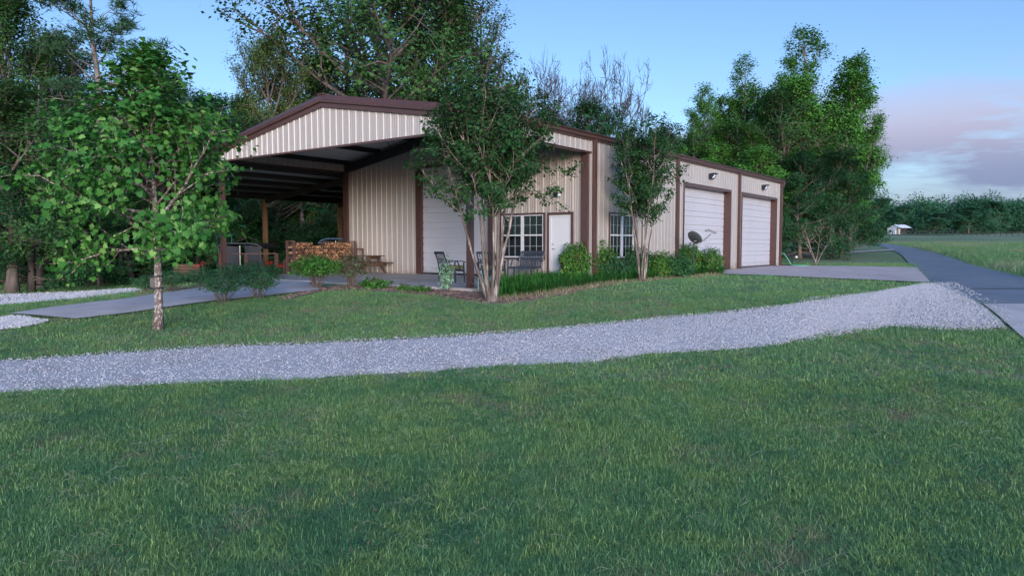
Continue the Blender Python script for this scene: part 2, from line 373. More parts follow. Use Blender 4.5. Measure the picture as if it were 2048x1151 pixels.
fR = lambda s, d, z: (.07+d*.55, s, z); fL = lambda s, d, z: (-W_-d, s, z); fBk = lambda s, d, z: (s, L_+d, z)
ph = -11.89
mb = MB()
panel(mb, -W_, -8.02, 0, lambda s: roofz(s)-.03, fW, ph); panel(mb, -8.02, -4.03, 4.31, lambda s: roofz(s)-.03, fW, ph)
panel(mb, -4.03, -3.72, 0, lambda s: roofz(s)-.03, fW, ph); panel(mb, -3.72, -1.72, 0, .64, fW, ph); panel(mb, -3.72, -1.72, 2.29, lambda s: roofz(s)-.03, fW, ph)
panel(mb, -1.72, -1.62, 0, lambda s: roofz(s)-.03, fW, ph); panel(mb, -1.62, -.57, 2.28, lambda s: roofz(s)-.03, fW, ph); panel(mb, -.57, .07, 0, lambda s: roofz(s)-.03, fW, ph)
obj('front_wall', mb, 'cream', B)
mb = MB(); ez = EZ-.03
WY0, WY1 = 1.32, 3.12
for a, b, z0, z1 in ((.05, WY0-.07, 0, ez), (WY0-.07, WY1+.07, 0, .63), (WY0-.07, WY1+.07, 2.30, ez), (WY1+.07, 7.55, 0, ez), (7.55, 12.96, 3.68, ez), (12.96, 14.55, 0, ez), (14.55, 20.13, 3.68, ez), (20.13, L_, 0, ez)):
    panel(mb, a, b, z0, z1, fR, 0)
obj('side_wall', mb, 'cream', B)
mb = MB(); panel(mb, 0, L_, 0, ez, fL, 0); obj('side_wall', mb, 'cream', B)
mb = MB(); panel(mb, -W_, .07, 0, lambda s: roofz(s)-.03, fBk, 0); obj('rear_wall', mb, 'cream', B)
SK = 4.24
mb = MB(); panel(mb, -W_-.02, RX, SK, lambda s: roofz(s)-.04, fF, ph); panel(mb, RX, .05, SK, lambda s: roofz(s)-.04, fF, ph)
panel(mb, -PO, .02, SK, ez, fR, 0); panel(mb, -PO, 0, 4.34, ez, lambda s, d, z: (-W_-.03-d, s, z), 0)
obj('gable_skirt', mb, 'cream', B)
# roof of two slopes over box and porch
mb = MB(); OV = .13
for sgn in (-1, 1):
    xe = RX+sgn*(W_/2+.22); xr = RX
    ze = RZ-(RZ-EZ)*(W_/2+.22)/(W_/2)
    for k in range(1):
        v = [(xr, -PO-.03, RZ+.005), (xe, -PO-.03, ze+.005), (xe, L_+.03, ze+.005), (xr, L_+.03, RZ+.005)]
        v += [(x, y, z-.03) for x, y, z in v]
        mb.add(v, [(0, 1, 2, 3), (7, 6, 5, 4), (0, 4, 5, 1), (1, 5, 6, 2), (2, 6, 7, 3), (3, 7, 4, 0)])
    y = -PO+.3
    while y < L_:
        mb.bar((xr, y, RZ+.018), (xe, y, ze+.018), .06, .03); y += RIB*2
rf = obj('roof', mb, 'roofpanel', B)
def extr(mb, p0, p1, sec, out):
    p0, p1, out = Vector(p0), Vector(p1), Vector(out); n = len(sec)
    v = [p+out*o_+Vector((0, 0, z)) for p in (p0, p1) for o_, z in sec]
    mb.add(v, [(i, (i+1) % n, n+(i+1) % n, n+i) for i in range(n)]+[tuple(reversed(range(n))), tuple(range(n, 2*n))])
rake = [(0, -.34), (.05, -.34), (.055, -.21), (.13, -.19), (.14, -.09), (.05, .045), (0, .045)]
for xe in (-W_-.24, .24+.02):
    zee = RZ-(RZ-EZ)*(abs(xe-RX))/(W_/2)
    for y, q in ((-PO-.035, -1), (L_+.035, 1)): mb = MB(); extr(mb, (RX, y, RZ), (xe, y, zee), rake, (0, q, 0)); obj('rake_trim', mb, 'brown', B)
mb = MB()
eave = [(0, -.19), (.045, -.19), (.05, -.14), (.13, -.12), (.14, -.05), (.20, .0), (.19, .02), (0, .02)]
extr(mb, (.105, -PO-.04, EZ), (.105, L_+.1, EZ), eave, (1, 0, 0)); obj('eave_trim', mb, 'brown', B); mb = MB(); extr(mb, (-W_-.065, -PO-.04, EZ), (-W_-.065, L_+.1, EZ), eave, (-1, 0, 0))
obj('eave_trim', mb, 'brown', B)
mb = MB(); mb.bar((RX, -PO-OV, RZ+.05), (RX, L_+OV, RZ+.05), .3, .03); obj('ridge_cap', mb, 'brown', rf)
# skirt bottom trim, porch framing
mb = MB(); mb.box(-W_-.05, .12, -PO-.045, -PO+.02, SK-.06, SK); mb.box(.06, .115, -PO+.02, .02, SK-.06, SK); mb.box(-W_-.075, -W_-.02, -PO+.02, -.02, 4.28, 4.34)
mb.box(-.16, .115, -PO+.05, -.03, SK-.03, SK-.001); obj('skirt_trim', mb, 'brown', B)
for x in (-W_+.02, -.12):
    mb = MB(); mb.box(x-.075, x+.075, -PO+.03, -PO+.18, -.02, SK-.06); mb.box(x-.13, x+.13, -PO-.01, -PO+.23, -.01, .015); obj('post', mb, 'brown', B)
mb = MB(); mb.box(-W_-.13, -W_+.1, -.16, -.04, 0, 4.7); obj('corner_post', mb, 'brown', B); mb = MB(); mb.box(-.17, .06, -.15, -.04, 0, SK-.04); obj('corner_post', mb, 'brown', B)
for y in (-PO+.12, -3.0, -.12):
    mb = MB()
    for xe in (-W_+.05, -.05):
        extr(mb, (RX, y-.06, RZ-.17), (xe, y-.06, EZ-.17), [(0, -.36), (.12, -.36), (.12, 0), (0, 0)], (0, 1, 0))
    if y != -3.0: obj('rafter', mb, 'dark_steel', B)
for x in [-W_+.15+1.98*i for i in range(7)]:
    mb = MB(); z = roofz(x)-.02; mb.box(x-.03, x+.03, -PO+.06, -.02, z-.2, z-.012); obj('purlin', mb, 'dark_steel', B)
mb = MB(); mb.bar((-4.2, -PO+.3, 5.3), (-9, -.4, 5.0), .03); mb.bar((-8.9, -PO+.3, 5.1), (-3.5, -.4, 5.1), .02); obj('brace_rod', mb, 'dark_steel', B)
# lean-to on the left side
LX = -18.4; l0, l1 = 4.36, 3.72; LY1 = 9.0
lz = lambda x: l1+(l0-l1)*(x-LX)/(-W_-LX)
mb = MB(); v = [(-W_-.06, -PO-.1, l0), (LX-.2, -PO-.1, lz(LX-.2)), (LX-.2, LY1, lz(LX-.2)), (-W_-.06, LY1, l0)]; v += [(a, b, c-.03) for a, b, c in v]
mb.add(v, [(0, 1, 2, 3), (7, 6, 5, 4), (0, 4, 5, 1), (1, 5, 6, 2), (2, 6, 7, 3), (3, 7, 4, 0)]); obj('lean_to_roof', mb, 'roofpanel', B)
for i in range(5):
    x = -W_-.3-1.45*i; mb = MB(); z = lz(x)-.035; mb.box(x-.03, x+.03, -PO, LY1-.05, z-.2, z); obj('purlin', mb, 'dark_steel', B)
for y in (-PO+.07, -.05, 4.5):
    mb = MB(); extr(mb, (-W_-.1, y, l0-.24), (LX, y, l1-.24), [(0, -.28), (.12, -.28), (.12, 0), (0, 0)], (0, 1, 0)); obj('rafter', mb, 'dark_steel', B)
mb = MB(); mb.box(LX-.1, LX+.1, -PO, LY1, l1-.33, l1-.06); obj('eave_beam', mb, 'dark_steel', B)
mb = MB(); extr(mb, (-W_-.1, -PO-.1, l0), (LX-.2, -PO-.1, lz(LX-.2)), [(0, -.3), (.05, -.3), (.13, -.19), (.14, -.09), (.05, .03), (0, .03)], (0, -1, 0)); obj('rake_trim', mb, 'brown', B)
for y in (-PO+.1, 0.0, 4.6, LY1-.2):
    mb = MB(); mb.box(LX-.085, LX+.085, y-.085, y+.085, float(zt(LX, y))-.1, l1-.33); obj('post', mb, 'wood_post', B)
# doors of the box
def rolldoor(parent, mapd, a, b, z1):
    pts = [(0, 0)]; z = .0; n = 0
    while z < z1-.05:
        for dz in (.23, .37):
            z += dz
            if z < z1-.02: pts += [(z-.017, 0), (z-.013, -.04), (z+.013, -.04), (z+.017, 0)]
        for q in (.30, .38, .46, .54): pass
    zz = sorted(pts+[(z1, 0)]); mb = MB(); v = []
    # shallow pressed ribs between the joints
    full = []
    for (za, da), (zb, db) in zip(zz, zz[1:]):
        full.append((za, da)); L = zb-za
        if L > .12:
            k = max(1, int(L/.075))
            for i in range(1, k):
                c = za+L*i/k; full += [(c-.008, 0), (c, -.007), (c+.008, 0)]
    full.append(zz[-1])
    for z, d in full: v += [mapd(a, d, z), mapd(b, d, z)]
    mb.add(v, [(2*i, 2*i+1, 2*i+3, 2*i+2) for i in range(len(full)-1)])
    d_ = obj('roll_up_door', mb, 'door_white', parent)
    s = MB(); s.add([mapd(a, .02, .0), mapd(b, .02, .0), mapd(b, .02, .05), mapd(a, .02, .05)], [(0, 1, 2, 3)]); s.add([mapd(a, .0, .0), mapd(b, .0, .0), mapd(b, .02, .05), mapd(a, .02, .05)], [(0, 1, 2, 3)]); obj('bottom_seal', s, 'black', d_)
rolldoor(B, lambda s, d, z: (s, .10-d, z+.01), -7.74, -4.28, 4.2)
mb = MB(); mb.box(-8.02, -7.74, -.045, .14, 0, 4.31); mb.box(-4.28, -4.0, -.045, .14, 0, 4.31); mb.box(-7.74, -4.28, -.045, .14, 4.2, 4.31); obj('door_frame', mb, 'brown', B)
for y0, y1 in ((7.55, 12.96), (14.55, 20.13)):
    rolldoor(B, lambda s, d, z: (-.22+d, s, z+.01), y0, y1, 3.68)
    mb = MB(); mb.box(-.23, .125, y0-.03, y0+.02, 0, 3.78); mb.box(-.23, .125, y1-.02, y1+.06, 0, 3.78); mb.box(-.23, .125, y0+.02, y1-.02, 3.66, 3.78); obj('door_frame', mb, 'brown', B)
# walk door
mb = MB(); mb.box(-1.47, -.70, .02, .06, .02, 2.12); wd = obj('walk_door', mb, 'white', B)
for z in (1.18, 1.02):
    mb = MB(); mb.lathe([(0, .0), (.03, .0), (.032, .02), (.02, .05), (.0, .055)], (-1.41, .02, z), 12, Matrix.Rotation(R(90), 3, 'X'))
    if z > 1.1: obj('deadbolt', mb, 'chrome', wd)
mb.bar((-1.41, -.03, 1.02), (-1.30, -.03, 1.02), .018); obj('door_handle', mb, 'chrome', wd)
mb = MB(); mb.box(-1.56, -1.47, -.01, .1, 0, 2.19); mb.box(-.70, -.65, -.01, .1, 0, 2.19); mb.box(-1.47, -.70, -.01, .1, 2.12, 2.19); obj('door_jamb', mb, 'white', B)
mb = MB(); mb.box(-1.62, -1.56, -.045, .06, 0, 2.28); mb.box(-.65, -.57, -.045, .06, 0, 2.28); mb.box(-1.56, -.65, -.045, .06, 2.19, 2.28); obj('door_frame', mb, 'brown', B)
# windows
def window(mapf, a, b, z0, z1):
    bx = lambda mb, s0, s1, d0, d1, q0, q1: mb.box(*[c for p in zip(*[mapf(s, d, z) for s, d, z in ((s0, d0, q0), (s1, d1, q1))]) for c in (min(p), max(p))])
    wn = MB()
    for s0, s1, q0, q1 in ((a-.07, a, z0-.07, z1+.07), (b, b+.07, z0-.07, z1+.07), (a, b, z0-.07, z0), (a, b, z1, z1+.07)): bx(wn, s0, s1, -.05, .045, q0, q1)
    wo_ = obj('window', wn, 'brown', B); m_ = (a+b)/2; zm = (z0+z1)/2+.04
    fr = MB(); t = .045
    for s0, s1, q0, q1 in ((a, a+t, z0, z1), (b-t, b, z0, z1), (m_-.055, m_+.055, z0, z1), (a+t, m_-.055, z0, z0+t), (m_+.055, b-t, z0, z0+t), (a+t, m_-.055, z1-.035, z1), (m_+.055, b-t, z1-.035, z1), (a+t, m_-.055, zm-.025, zm+.025), (m_+.055, b-t, zm-.025, zm+.025)): bx(fr, s0, s1, -.03, .03, q0, q1)
    obj('frame', fr, 'white', wo_)
    for c0, c1 in ((a+t, m_-.055), (m_+.055, b-t)):
        mu = MB()
        for q0, q1 in ((z0+t, zm-.025), (zm+.025, z1-.035)):
            for i in (1, 2): s = c0+(c1-c0)*i/3; bx(mu, s-.006, s+.006, -.012, .001, q0, q1)
            q = (q0+q1)/2
            for i in range(3): bx(mu, c0+(c1-c0)*i/3+.009, c0+(c1-c0)*(i+1)/3-.009, -.012, .001, q-.006, q+.006)
        obj('muntin', mu, 'muntin_grey', wo_)
    gl = MB(); gl.add([mapf(a, -.02, z0), mapf(b, -.02, z0), mapf(b, -.02, z1), mapf(a, -.02, z1)], [(0, 1, 2, 3)]); obj('pane', gl, 'pane', wo_)
    bl = MB()
    k = 0; z = z1-.02
    while z > zm-.02*0: bl.add([mapf(a+.03, -.06, z), mapf(b-.03, -.06, z), mapf(b-.03, -.08, z-.028), mapf(a+.03, -.08, z-.028)], [(0, 1, 2, 3)]); z -= .03
    obj('blind', bl, 'blind', wo_)
    bk = MB(); bk.add([mapf(a-.05, -.4, z0-.05), mapf(b+.05, -.4, z0-.05), mapf(b+.05, -.4, z1+.05), mapf(a-.05, -.4, z1+.05)], [(0, 1, 2, 3)])
    for e in (a-.05, b+.05): bk.add([mapf(e, -.4, z0-.05), mapf(e, -.03, z0-.05), mapf(e, -.03, z1+.05), mapf(e, -.4, z1+.05)], [(0, 1, 2, 3)])
    for e in (z0-.05, z1+.05): bk.add([mapf(a-.05, -.4, e), mapf(a-.05, -.03, e), mapf(b+.05, -.03, e), mapf(b+.05, -.4, e)], [(0, 1, 2, 3)])
    obj('window_recess', bk, 'black', wo_)
pm = bpy.data.materials.new('pane'); pm.use_nodes = True; t = pm.node_tree; t.nodes.clear()
g = t.nodes.new('ShaderNodeBsdfGlossy'); g.inputs[0].default_value = (.55, .62, .62, 1); g.inputs['Roughness'].default_value = .03
tr = t.nodes.new('ShaderNodeBsdfTransparent'); tr.inputs[0].default_value = (.5, .6, .55, 1); fz = t.nodes.new('ShaderNodeFresnel'); fz.inputs[0].default_value = 1.7
mx = t.nodes.new('ShaderNodeMixShader'); ou = t.nodes.new('ShaderNodeOutputMaterial'); t.links.new(fz.outputs[0], mx.inputs[0]); t.links.new(tr.outputs[0], mx.inputs[1]); t.links.new(g.outputs[0], mx.inputs[2]); t.links.new(mx.outputs[0], ou.inputs[0]); M['pane'] = pm
window(lambda s, d, z: (s, -d, z), -3.65, -1.79, .71, 2.22)
window(lambda s, d, z: (.07+d, s, z), WY0, WY1, .70, 2.23)
# downspouts and corner trims
for y in (.17, 6.82, 14.04, 20.86):
    mb = MB(); mb.box(.105, .205, y-.07, y+.07, .02, EZ-.14)
    if y > 5: mb.bar((.155, y, .08), (.32, y, .03), .09, .07)
    obj('downspout', mb, 'brown', B)
mb = MB(); mb.box(.06, .115, -.03, .06, 0, EZ-.2); obj('corner_trim', mb, 'cream', B); mb = MB(); mb.box(.05, .12, L_-.06, L_+.04, 0, EZ-.2); obj('corner_trim', mb, 'cream', B)
# ------------------------------------------------------------------ wall lamps (unlit)
def wallpack(y, z, label):
    t_ = thing('wall_light', (.10, y, z), label, 'wall light', group='wall lights over the side doors')
    mb = MB(); sec = [(0, -.12), (.12, -.14), (.16, -.10), (.28, .06), (.28, .13), (.0, .15)]; extr(mb, (0, -.2, 0), (0, .2, 0), sec, (1, 0, 0)); mb.box(.1, .34, -.21, .21, .12, .16); obj('housing', mb, 'metal_dark', t_)
    mb = MB(); mb.add([(.135, -.17, -.11), (.135, .17, -.11), (.30, .17, .07), (.30, -.17, .07)], [(0, 1, 2, 3)]); mb.box(.14, .29, -.175, -.165, -.1, .1); obj('lens', mb, 'lens', t_); t_.scale = (.85, .85, .85)
wallpack(10.39, 4.22, 'dark wall light with clear lens above the nearer of the two side roll-up doors')
wallpack(17.71, 4.20, 'dark wall light with clear lens above the farther side roll-up door')
t_ = thing('security_light', (-1.18, -.035, 2.86), 'small dark two-headed security light on the front wall above the white door', 'security light')
mb = MB(); mb.lathe([(0, 0), (.06, 0), (.06, .03), (.03, .05), (0, .05)], (0, 0, 0), 12, Matrix.Rotation(R(90), 3, 'X')); mb.bar((0, -.04, .03), (0, -.14, .06), .09, .08); obj('base', mb, 'black', t_)
for s in (-1, 1):
    d = Vector((s*.7, -.7, -.45)).normalized(); q = d.to_track_quat('Z', 'Y').to_matrix()
    mb = MB(); mb.lathe([(0, 0), (.03, 0), (.045, .06), (.06, .11)], (s*.06, -.06, .03), 12, q); h = obj('lamp_head', mb, 'black', t_)
    mb = MB(); mb.lathe([(.058, .105), (.03, .125), (0, .13)], (s*.06, -.06, .03), 12, q); obj('lens', mb, 'lens', h)

# ------------------------------------------------------------------ porch furniture
def picnic():
    t_ = thing('picnic_table', (-10.15, -1.05, 0), 'weathered brown wooden picnic table with attached benches by the porch wall', 'picnic table', rz=R(3))
    L = .98
    mb = MB()
    for i in range(5): mb.box(-L, L, -.37+i*.15, -.37+i*.15+.14, .70, .74)
    obj('table_top', mb, 'wood', t_)
    for s in (-1, 1):
        mb = MB()
        for i in range(2): y = s*(.62+i*.15)-.07; mb.box(-L-.02, L+.02, y, y+.14, .42, .46)
        obj('bench_seat', mb, 'wood', t_)
    for x in (-.68, .68):
        for s in (-1, 1):
            mb = MB(); mb.bar((x+s*.022, s*.66, .0), (x+s*.022, s*.16, .70), .04, .14, up=(1, 0, 0)); obj('leg', mb, 'wood', t_)
        mb = MB(); mb.box(x-.065, x-.045, -.80, .80, .29, .42); mb.box(x+.045, x+.065, -.36, .36, .58, .70); mb.bar((x*.94, 0, .36), (x*.45, 0, .68), .05); obj('crossbeam', mb, 'wood', t_)
picnic()
def armchair(name, loc, rz, label, wdt=.62, bench=False, mt='metal_dark', cushion=True, group=None):
    t_ = thing(name, loc, label, 'bench' if bench else 'armchair', rz=rz, group=group); w_ = wdt/2
    # faces -Y
    fr = MB()
    for s in (-1, 1):
        fr.bar((s*w_, .02, 0), (s*w_, .03, .42), .04); fr.tube([(s*w_, .30, .0), (s*w_, .27, .40), (s*w_, .33, .70), (s*w_, .42, .92)], .022, 6)
        fr.bar((s*w_, -.30, 0), (s*w_, -.27, .62), .035)
    fr.bar((-w_, .42, .92), (w_, .42, .92), .05, .07); fr.bar((-w_, .26, .40), (w_, .26, .40), .04, .06); fr.bar((-w_, -.27, .37), (w_, -.27, .37), .04, .06)
    fr.bar((-w_, .01, .37), (w_, .01, .37), .03)
    obj('frame', fr, mt, t_)
    for s in (-1, 1):
        mb = MB(); P = [(s*w_, .32, .60), (s*w_, .15, .655), (s*w_, -.05, .675), (s*w_, -.25, .655), (s*w_, -.33, .62)]
        for p, q in zip(P, P[1:]): mb.bar(p, q, .06, .022)
        mb.bar((s*w_, -.05, .67), (s*w_, -.16, .38), .03); obj('armrest', mb, mt, t_)
    mb = MB(); n = int(wdt/(.068 if bench else .075))
    for i in range(1, n):
        x = -w_+wdt*i/n; q = [(x, .265, .42), (x, .30, .62), (x, .335, .74), (x, .415, .90)]
        for a, b in zip(q, q[1:]): mb.bar(a, b, .036 if bench else .02, .012, up=(0, 1, 0))
    mb.bar((-w_, .325, .71), (w_, .325, .71), .022, .03)
    obj('back_slats', mb, mt, t_)
    mb = MB()
    if cushion:
        b = bpy.data.meshes.new('c'); mb.box(-w_+.03, w_-.03, -.30, .25, .42, .53); c = obj('cushion', mb, 'cushion', t_)
        bv = c.modifiers.new('b', 'BEVEL'); bv.width = .035; bv.segments = 3
    else:
        for i in range(7): mb.box(-w_+.02, w_-.02, -.27+i*.076, -.27+i*.076+.05, .40, .415)
        obj('seat', mb, mt, t_)
# camera looks along YAW; seat directions are set from the photo
g0 = lambda x, y: at(x, y)
def onslab(x, y, z=0.0):
    d = FW+RI*(x-1024)/F_PX-UP*(y-575.5)/F_PX; t_ = (z-CAM[2])/d[2]; p = CAM+d*t_; return Vector((p[0], p[1], z))
armchair('patio_armchair', onslab(903, 564), R(158), 'dark slatted metal armchair with olive cushion left of the brown porch post', group='patio armchairs')
armchair('patio_armchair', onslab(984, 564), R(192), 'dark metal armchair seen from behind, between the myrtle trunks and the slatted bench', group='patio armchairs')
armchair('garden_bench', onslab(1050, 557), R(-6), 'slate-blue slatted metal bench under the front window', 1.08, True, 'metal_slate', False)
def sidetable():
    t_ = thing('side_table', onslab(962, 554), 'small square dark side table between the two patio armchairs', 'side table', rz=R(15))
    mb = MB(); mb.box(-.27, .27, -.27, .27, .50, .53); obj('table_top', mb, 'metal_dark', t_)
    for x in (-.23, .23):
        for y in (-.23, .23): mb = MB(); mb.box(x-.035, x+.035, y-.035, y+.035, 0, .5); obj('leg', mb, 'metal_dark', t_)
sidetable()
# firewood rack: long side faces +X, end faces the camera's left
rk = onslab(590, 549); RKX, RKY = rk[0]-.25, rk[1]; RL = 3.05; RH = 1.28
t_ = thing('firewood_rack', (RKX, RKY, 0), 'tall brown wooden rack holding split firewood at the end of the porch', 'firewood rack')
for y in (0, RL):
    mb = MB()
    for x in (-.22, .22): mb.box(x-.04, x+.04, y-.04, y+.04, 0, RH)
    mb.box(-.26, .26, y-.03, y+.03, RH, RH+.05)
    obj('upright', mb, 'rail', t_)
mb = MB()
for x in (-.2, .2): mb.box(x-.04, x+.04, .04, RL-.04, .06, .12)
obj('base_rail', mb, 'rail', t_)
mb = MB(); mb.box(.20, .25, .04, RL+.45, .98, 1.02); mb.bar((.235, .1, .80), (.235, .75, 1.15), .03) ; mb.box(.20, .25, RL+.40, RL+.45, .0, .98); obj('cross_rail', mb, 'rail', t_)
rnd = random.Random(4)
def logmesh(i, kind):
    r = random.Random(i); L = .42; n = r.choice([3, 4, 5, 6, 4]); rad = r.uniform(.050, .080)
    pts = []
    for k in range(n):
        a = 2*math.pi*k/n+r.uniform(-.3, .3); rr = rad*r.uniform(.8, 1.15); pts.append((rr*math.cos(a), rr*math.sin(a)))
    mb = MB(); v = [(-L/2, p[0], p[1]) for p in pts]+[(L/2, p[0], p[1]) for p in pts]
    mb.add(v, [(i_, (i_+1) % n, n+(i_+1) % n, n+i_) for i_ in range(n)]+[tuple(reversed(range(n))), tuple(range(n, 2*n))])
    me = mesh('firewood_log', mb, 'logbark'); me.materials.append(M['logend'])
    for j, pl in enumerate(me.polygons): pl.material_index = 1 if (j >= n or (r.random() < .35)) else 0
    return me
LG = [logmesh(i, 0) for i in range(9)]
mat('logend_dark', (.17, .10, .06), .9, obj_rand=(.08, .045, .03))
LG_DARK = []
for i in range(3):
    me = LG[i].copy(); me.materials[1] = M['logend_dark']; LG_DARK.append(me)
z = .19; row = 0
while z < RH+.03:
    y = .10+(row % 2)*.055
    while y < RL-.08:
        lim = RH-.04+.05*math.sin(y*2.2+2)+(.06 if y > 2 else 0)
        if z < lim:
            darker = .45 < z < .78 and .35 < y < 1.9  # one block of the stack has darker log ends, set slightly back
            me = rnd.choice(LG_DARK if darker and rnd.random() < .85 else LG)
            o = obj('firewood_log', me); o.location = (RKX+rnd.uniform(-.035, .02)+(-.04 if darker else 0), RKY+y+rnd.uniform(-.012, .012), z+rnd.uniform(-.022, .022)); o.rotation_euler = (rnd.uniform(0, 6.28), rnd.uniform(-.05, .05), rnd.uniform(-.07, .07))
            tag(o, '%s firewood log, %s row from the bottom, %s of rack' % ('dark-ended' if darker else 'orange-ended', ('first', 'second', 'third', 'fourth', 'fifth', 'sixth', 'seventh', 'eighth', 'ninth', 'tenth', 'eleventh', 'twelfth')[min(row, 11)], 'left end' if y < .4 else 'left quarter' if y < .8 else 'left half' if y < 1.2 else 'left of the middle' if y < 1.55 else 'right of the middle' if y < 1.9 else 'right half' if y < 2.3 else 'right quarter' if y < 2.7 else 'right end'), 'log', 'firewood logs stacked in the rack')
        y += rnd.uniform(.098, .135)
    z += .112; row += 1
# rails of the ramp beyond the slab
def railing(name, P, label, hs, posts):
    p0 = P[0]; t_ = thing(name, p0, label, 'railing')
    L = [p-p0 for p in P]
    for k, h in enumerate(hs):
        mb = MB()
        for a, b in zip(L, L[1:]): mb.bar(a+Vector((0, 0, h)), b+Vector((0, 0, h)), .07, .04)
        obj('rail', mb, 'rail', t_)
    for f in posts:
        n = len(L)-1; i = min(int(f*n), n-1); q = L[i].lerp(L[i+1], f*n-i); mb = MB(); mb.box(q.x-.045, q.x+.045, q.y-.045, q.y+.045, q.z-.5, q.z+hs[0]); obj('post', mb, 'rail', t_)
ra, rb = atD(440, 27.0), atD(553, 28.2); ra.z = rb.z = -.02; rb2 = atD(520, 31); rb2.z = -.02
railing('deck_railing', [ra, rb], 'brown deck railing with a red bloom at its end, in front of the dark canopy', [.84], [0, .44, 1])
sa, sb = atD(568, 28.8), atD(594, 29.4)
t_ = thing('stair_rail', Vector((sa.x, sa.y, -.1)), 'short sloping brown handrail at the steps left of the firewood', 'handrail')
d = sb-sa; d.z = 0; mb = MB(); mb.bar((0, 0, .62), (d.x, d.y, 1.0), .07, .05); obj('rail', mb, 'rail', t_); mb = MB(); mb.bar((0, 0, .12), (d.x, d.y, .5), .07, .05); obj('rail', mb, 'rail', t_)
mb = MB(); mb.box(-.045, .045, -.045, .045, -.3, .62); obj('post', mb, 'rail', t_)
# dark screened canopies beyond
def canopy(p, w_, h, label, name='screened_canopy', top='tarp', dpt=1.8):
    t_ = thing(name, p, label, 'canopy', rz=YAW*-1*0+R(38), group=None); a = w_/2; b = dpt/2
    mb = MB(); n = 9
    for j in range(2):
        pass
    prof_ = [(-a-.12, h-.22), (-a*.94, h-.07), (-a*.6, h), (a*.55, h), (a*.9, h-.05), (a+.12, h-.2)]
    v = [(x, y, z_) for y in (-b-.1, b+.1) for x, z_ in prof_]+[(x, y, z_-.05) for y in (-b-.1, b+.1) for x, z_ in prof_]; k = len(prof_)
    mb.add(v, [(i, i+1, k+i+1, k+i) for i in range(k-1)]+[(2*k+i, 3*k+i, 3*k+i+1, 2*k+i+1) for i in range(k-1)]+[(i, 2*k+i, 2*k+i+1, i+1) for i in range(k-1)]+[(k+i, k+i+1, 3*k+i+1, 3*k+i) for i in range(k-1)]); obj('canopy_roof', mb, top, t_)
    for x0, x1, sl in ((-a*.95, -.03*a, 0), (.22*a, a*.98, .14)):
        mb = MB(); mb.add([(x0+sl, -b, .0), (x1+sl*1.6, -b, 0), (x1, -b, h-.16), (x0, -b, h-.1)], [(0, 1, 2, 3)]); mb.add([(x0+sl, -b+.02, .0), (x1+sl*1.6, -b+.02, 0), (x1, -b+.02, h-.16), (x0, -b+.02, h-.1)], [(3, 2, 1, 0)]); obj('screen', mb, 'mesh_screen', t_)
    for x, y in ((-a, -b), (a, -b), (-a, b), (a, b)): mb = MB(); mb.bar((x, y, 0), (x, y, h-.15), .04); obj('leg', mb, 'black', t_)
    mb = MB(); mb.bar((.02, -b-.03, 0), (.02, -b-.03, h-.12), .025); obj('pole', mb, 'chrome', t_)
    return t_
p = atD(495, 30); p.z = -.25; canopy(p, 1.7, 1.50, 'dark screened canopy with rounded roof behind the deck railing')
p = atD(680, 33.5); p.z = -.25; canopy(p, 1.35, 1.72, 'dark blue rounded canopy top behind the right end of the firewood', top='blue')
p = atD(452, 32); t_ = thing('blue_tarp', (p.x, p.y, 1.55), 'blue tarp glimpsed left of the screened canopy', 'tarp', rz=R(38)); mb = MB(); mb.add([(-.5, 0, 0), (.25, 0, -.04), (.2, .4, .12), (-.5, .4, .2), (-.5, 0, -1.6), (-.48, .02, -1.6)], [(0, 1, 2, 3)]); mb.bar((-.5, .2, .12), (-.5, .2, -2), .03); mb.bar((.2, .2, .05), (.2, .2, -2), .03); obj('sheet', mb, 'blue', t_)
p = atD(378, 27.6); t_ = thing('wooden_crate', (p.x, p.y, p.z), 'weathered grey-brown wooden crate in the dark behind the sycamore trunk', 'crate', rz=R(38))
mb = MB()
for i in range(4): mb.box(-.5, .5, -.27, -.24, .35+i*.11, .44+i*.11); mb.box(-.5, .5, .24, .27, .35+i*.11, .44+i*.11); mb.box(-.5, -.47, -.24, .24, .35+i*.11, .44+i*.11); mb.box(.47, .5, -.24, .24, .35+i*.11, .44+i*.11)
mb.box(-.8, .8, -.3, .3, .28, .33)
for x in (-.6, .6): mb.box(x-.05, x+.05, -.2, .2, -.05, .28)
obj('box', mb, 'wood', t_)

# ------------------------------------------------------------------ satellite dish, hose, post
p = Vector((1.25, 5.9, float(zt(1.25, 5.9))))
t_ = thing('satellite_dish', p, 'dark grey satellite dish on a pole above the shrubs by the side wall', 'satellite dish', rz=0)
mb = MB(); mb.tube([(0, 0, 0), (0, 0, 1.38)], .03, 10); obj('pole', mb, 'metal_dark', t_)
nv = Vector(RI)*.60+Vector(UP)*.62+Vector(FW)*.46; q = nv.normalized().to_track_quat('Z', 'Y').to_matrix()
mb = MB(); mb.lathe([(0, 0), (.12, .008), (.24, .035), (.30, .08), (.312, .08), (.30, .068), (.24, .02), (.12, -.008), (0, -.015)], (0, 0, 1.46), 28, q); obj('dish', mb, 'dish_grey', t_, True)
mb = MB(); mb.bar(Vector(RI)*.05+Vector((0, 0, 1.2)), Vector(RI)*.42+Vector((0, 0, 1.41)), .05); g = lambda r_, u_: Vector(RI)*r_+Vector((0, 0, u_)); e = g(.72, 1.72); mb.bar(g(0, 1.36), g(.40, 1.40), .035); mb.bar(g(.40, 1.40), g(.66, 1.64), .06, .05); mb.bar(e+g(-.17, .09), e+g(.14, -.04), .10, .07); mb.bar(e+g(-.28, .05), e+g(-.16, .05), .08); obj('receiver_arm', mb, 'metal_slate', t_)
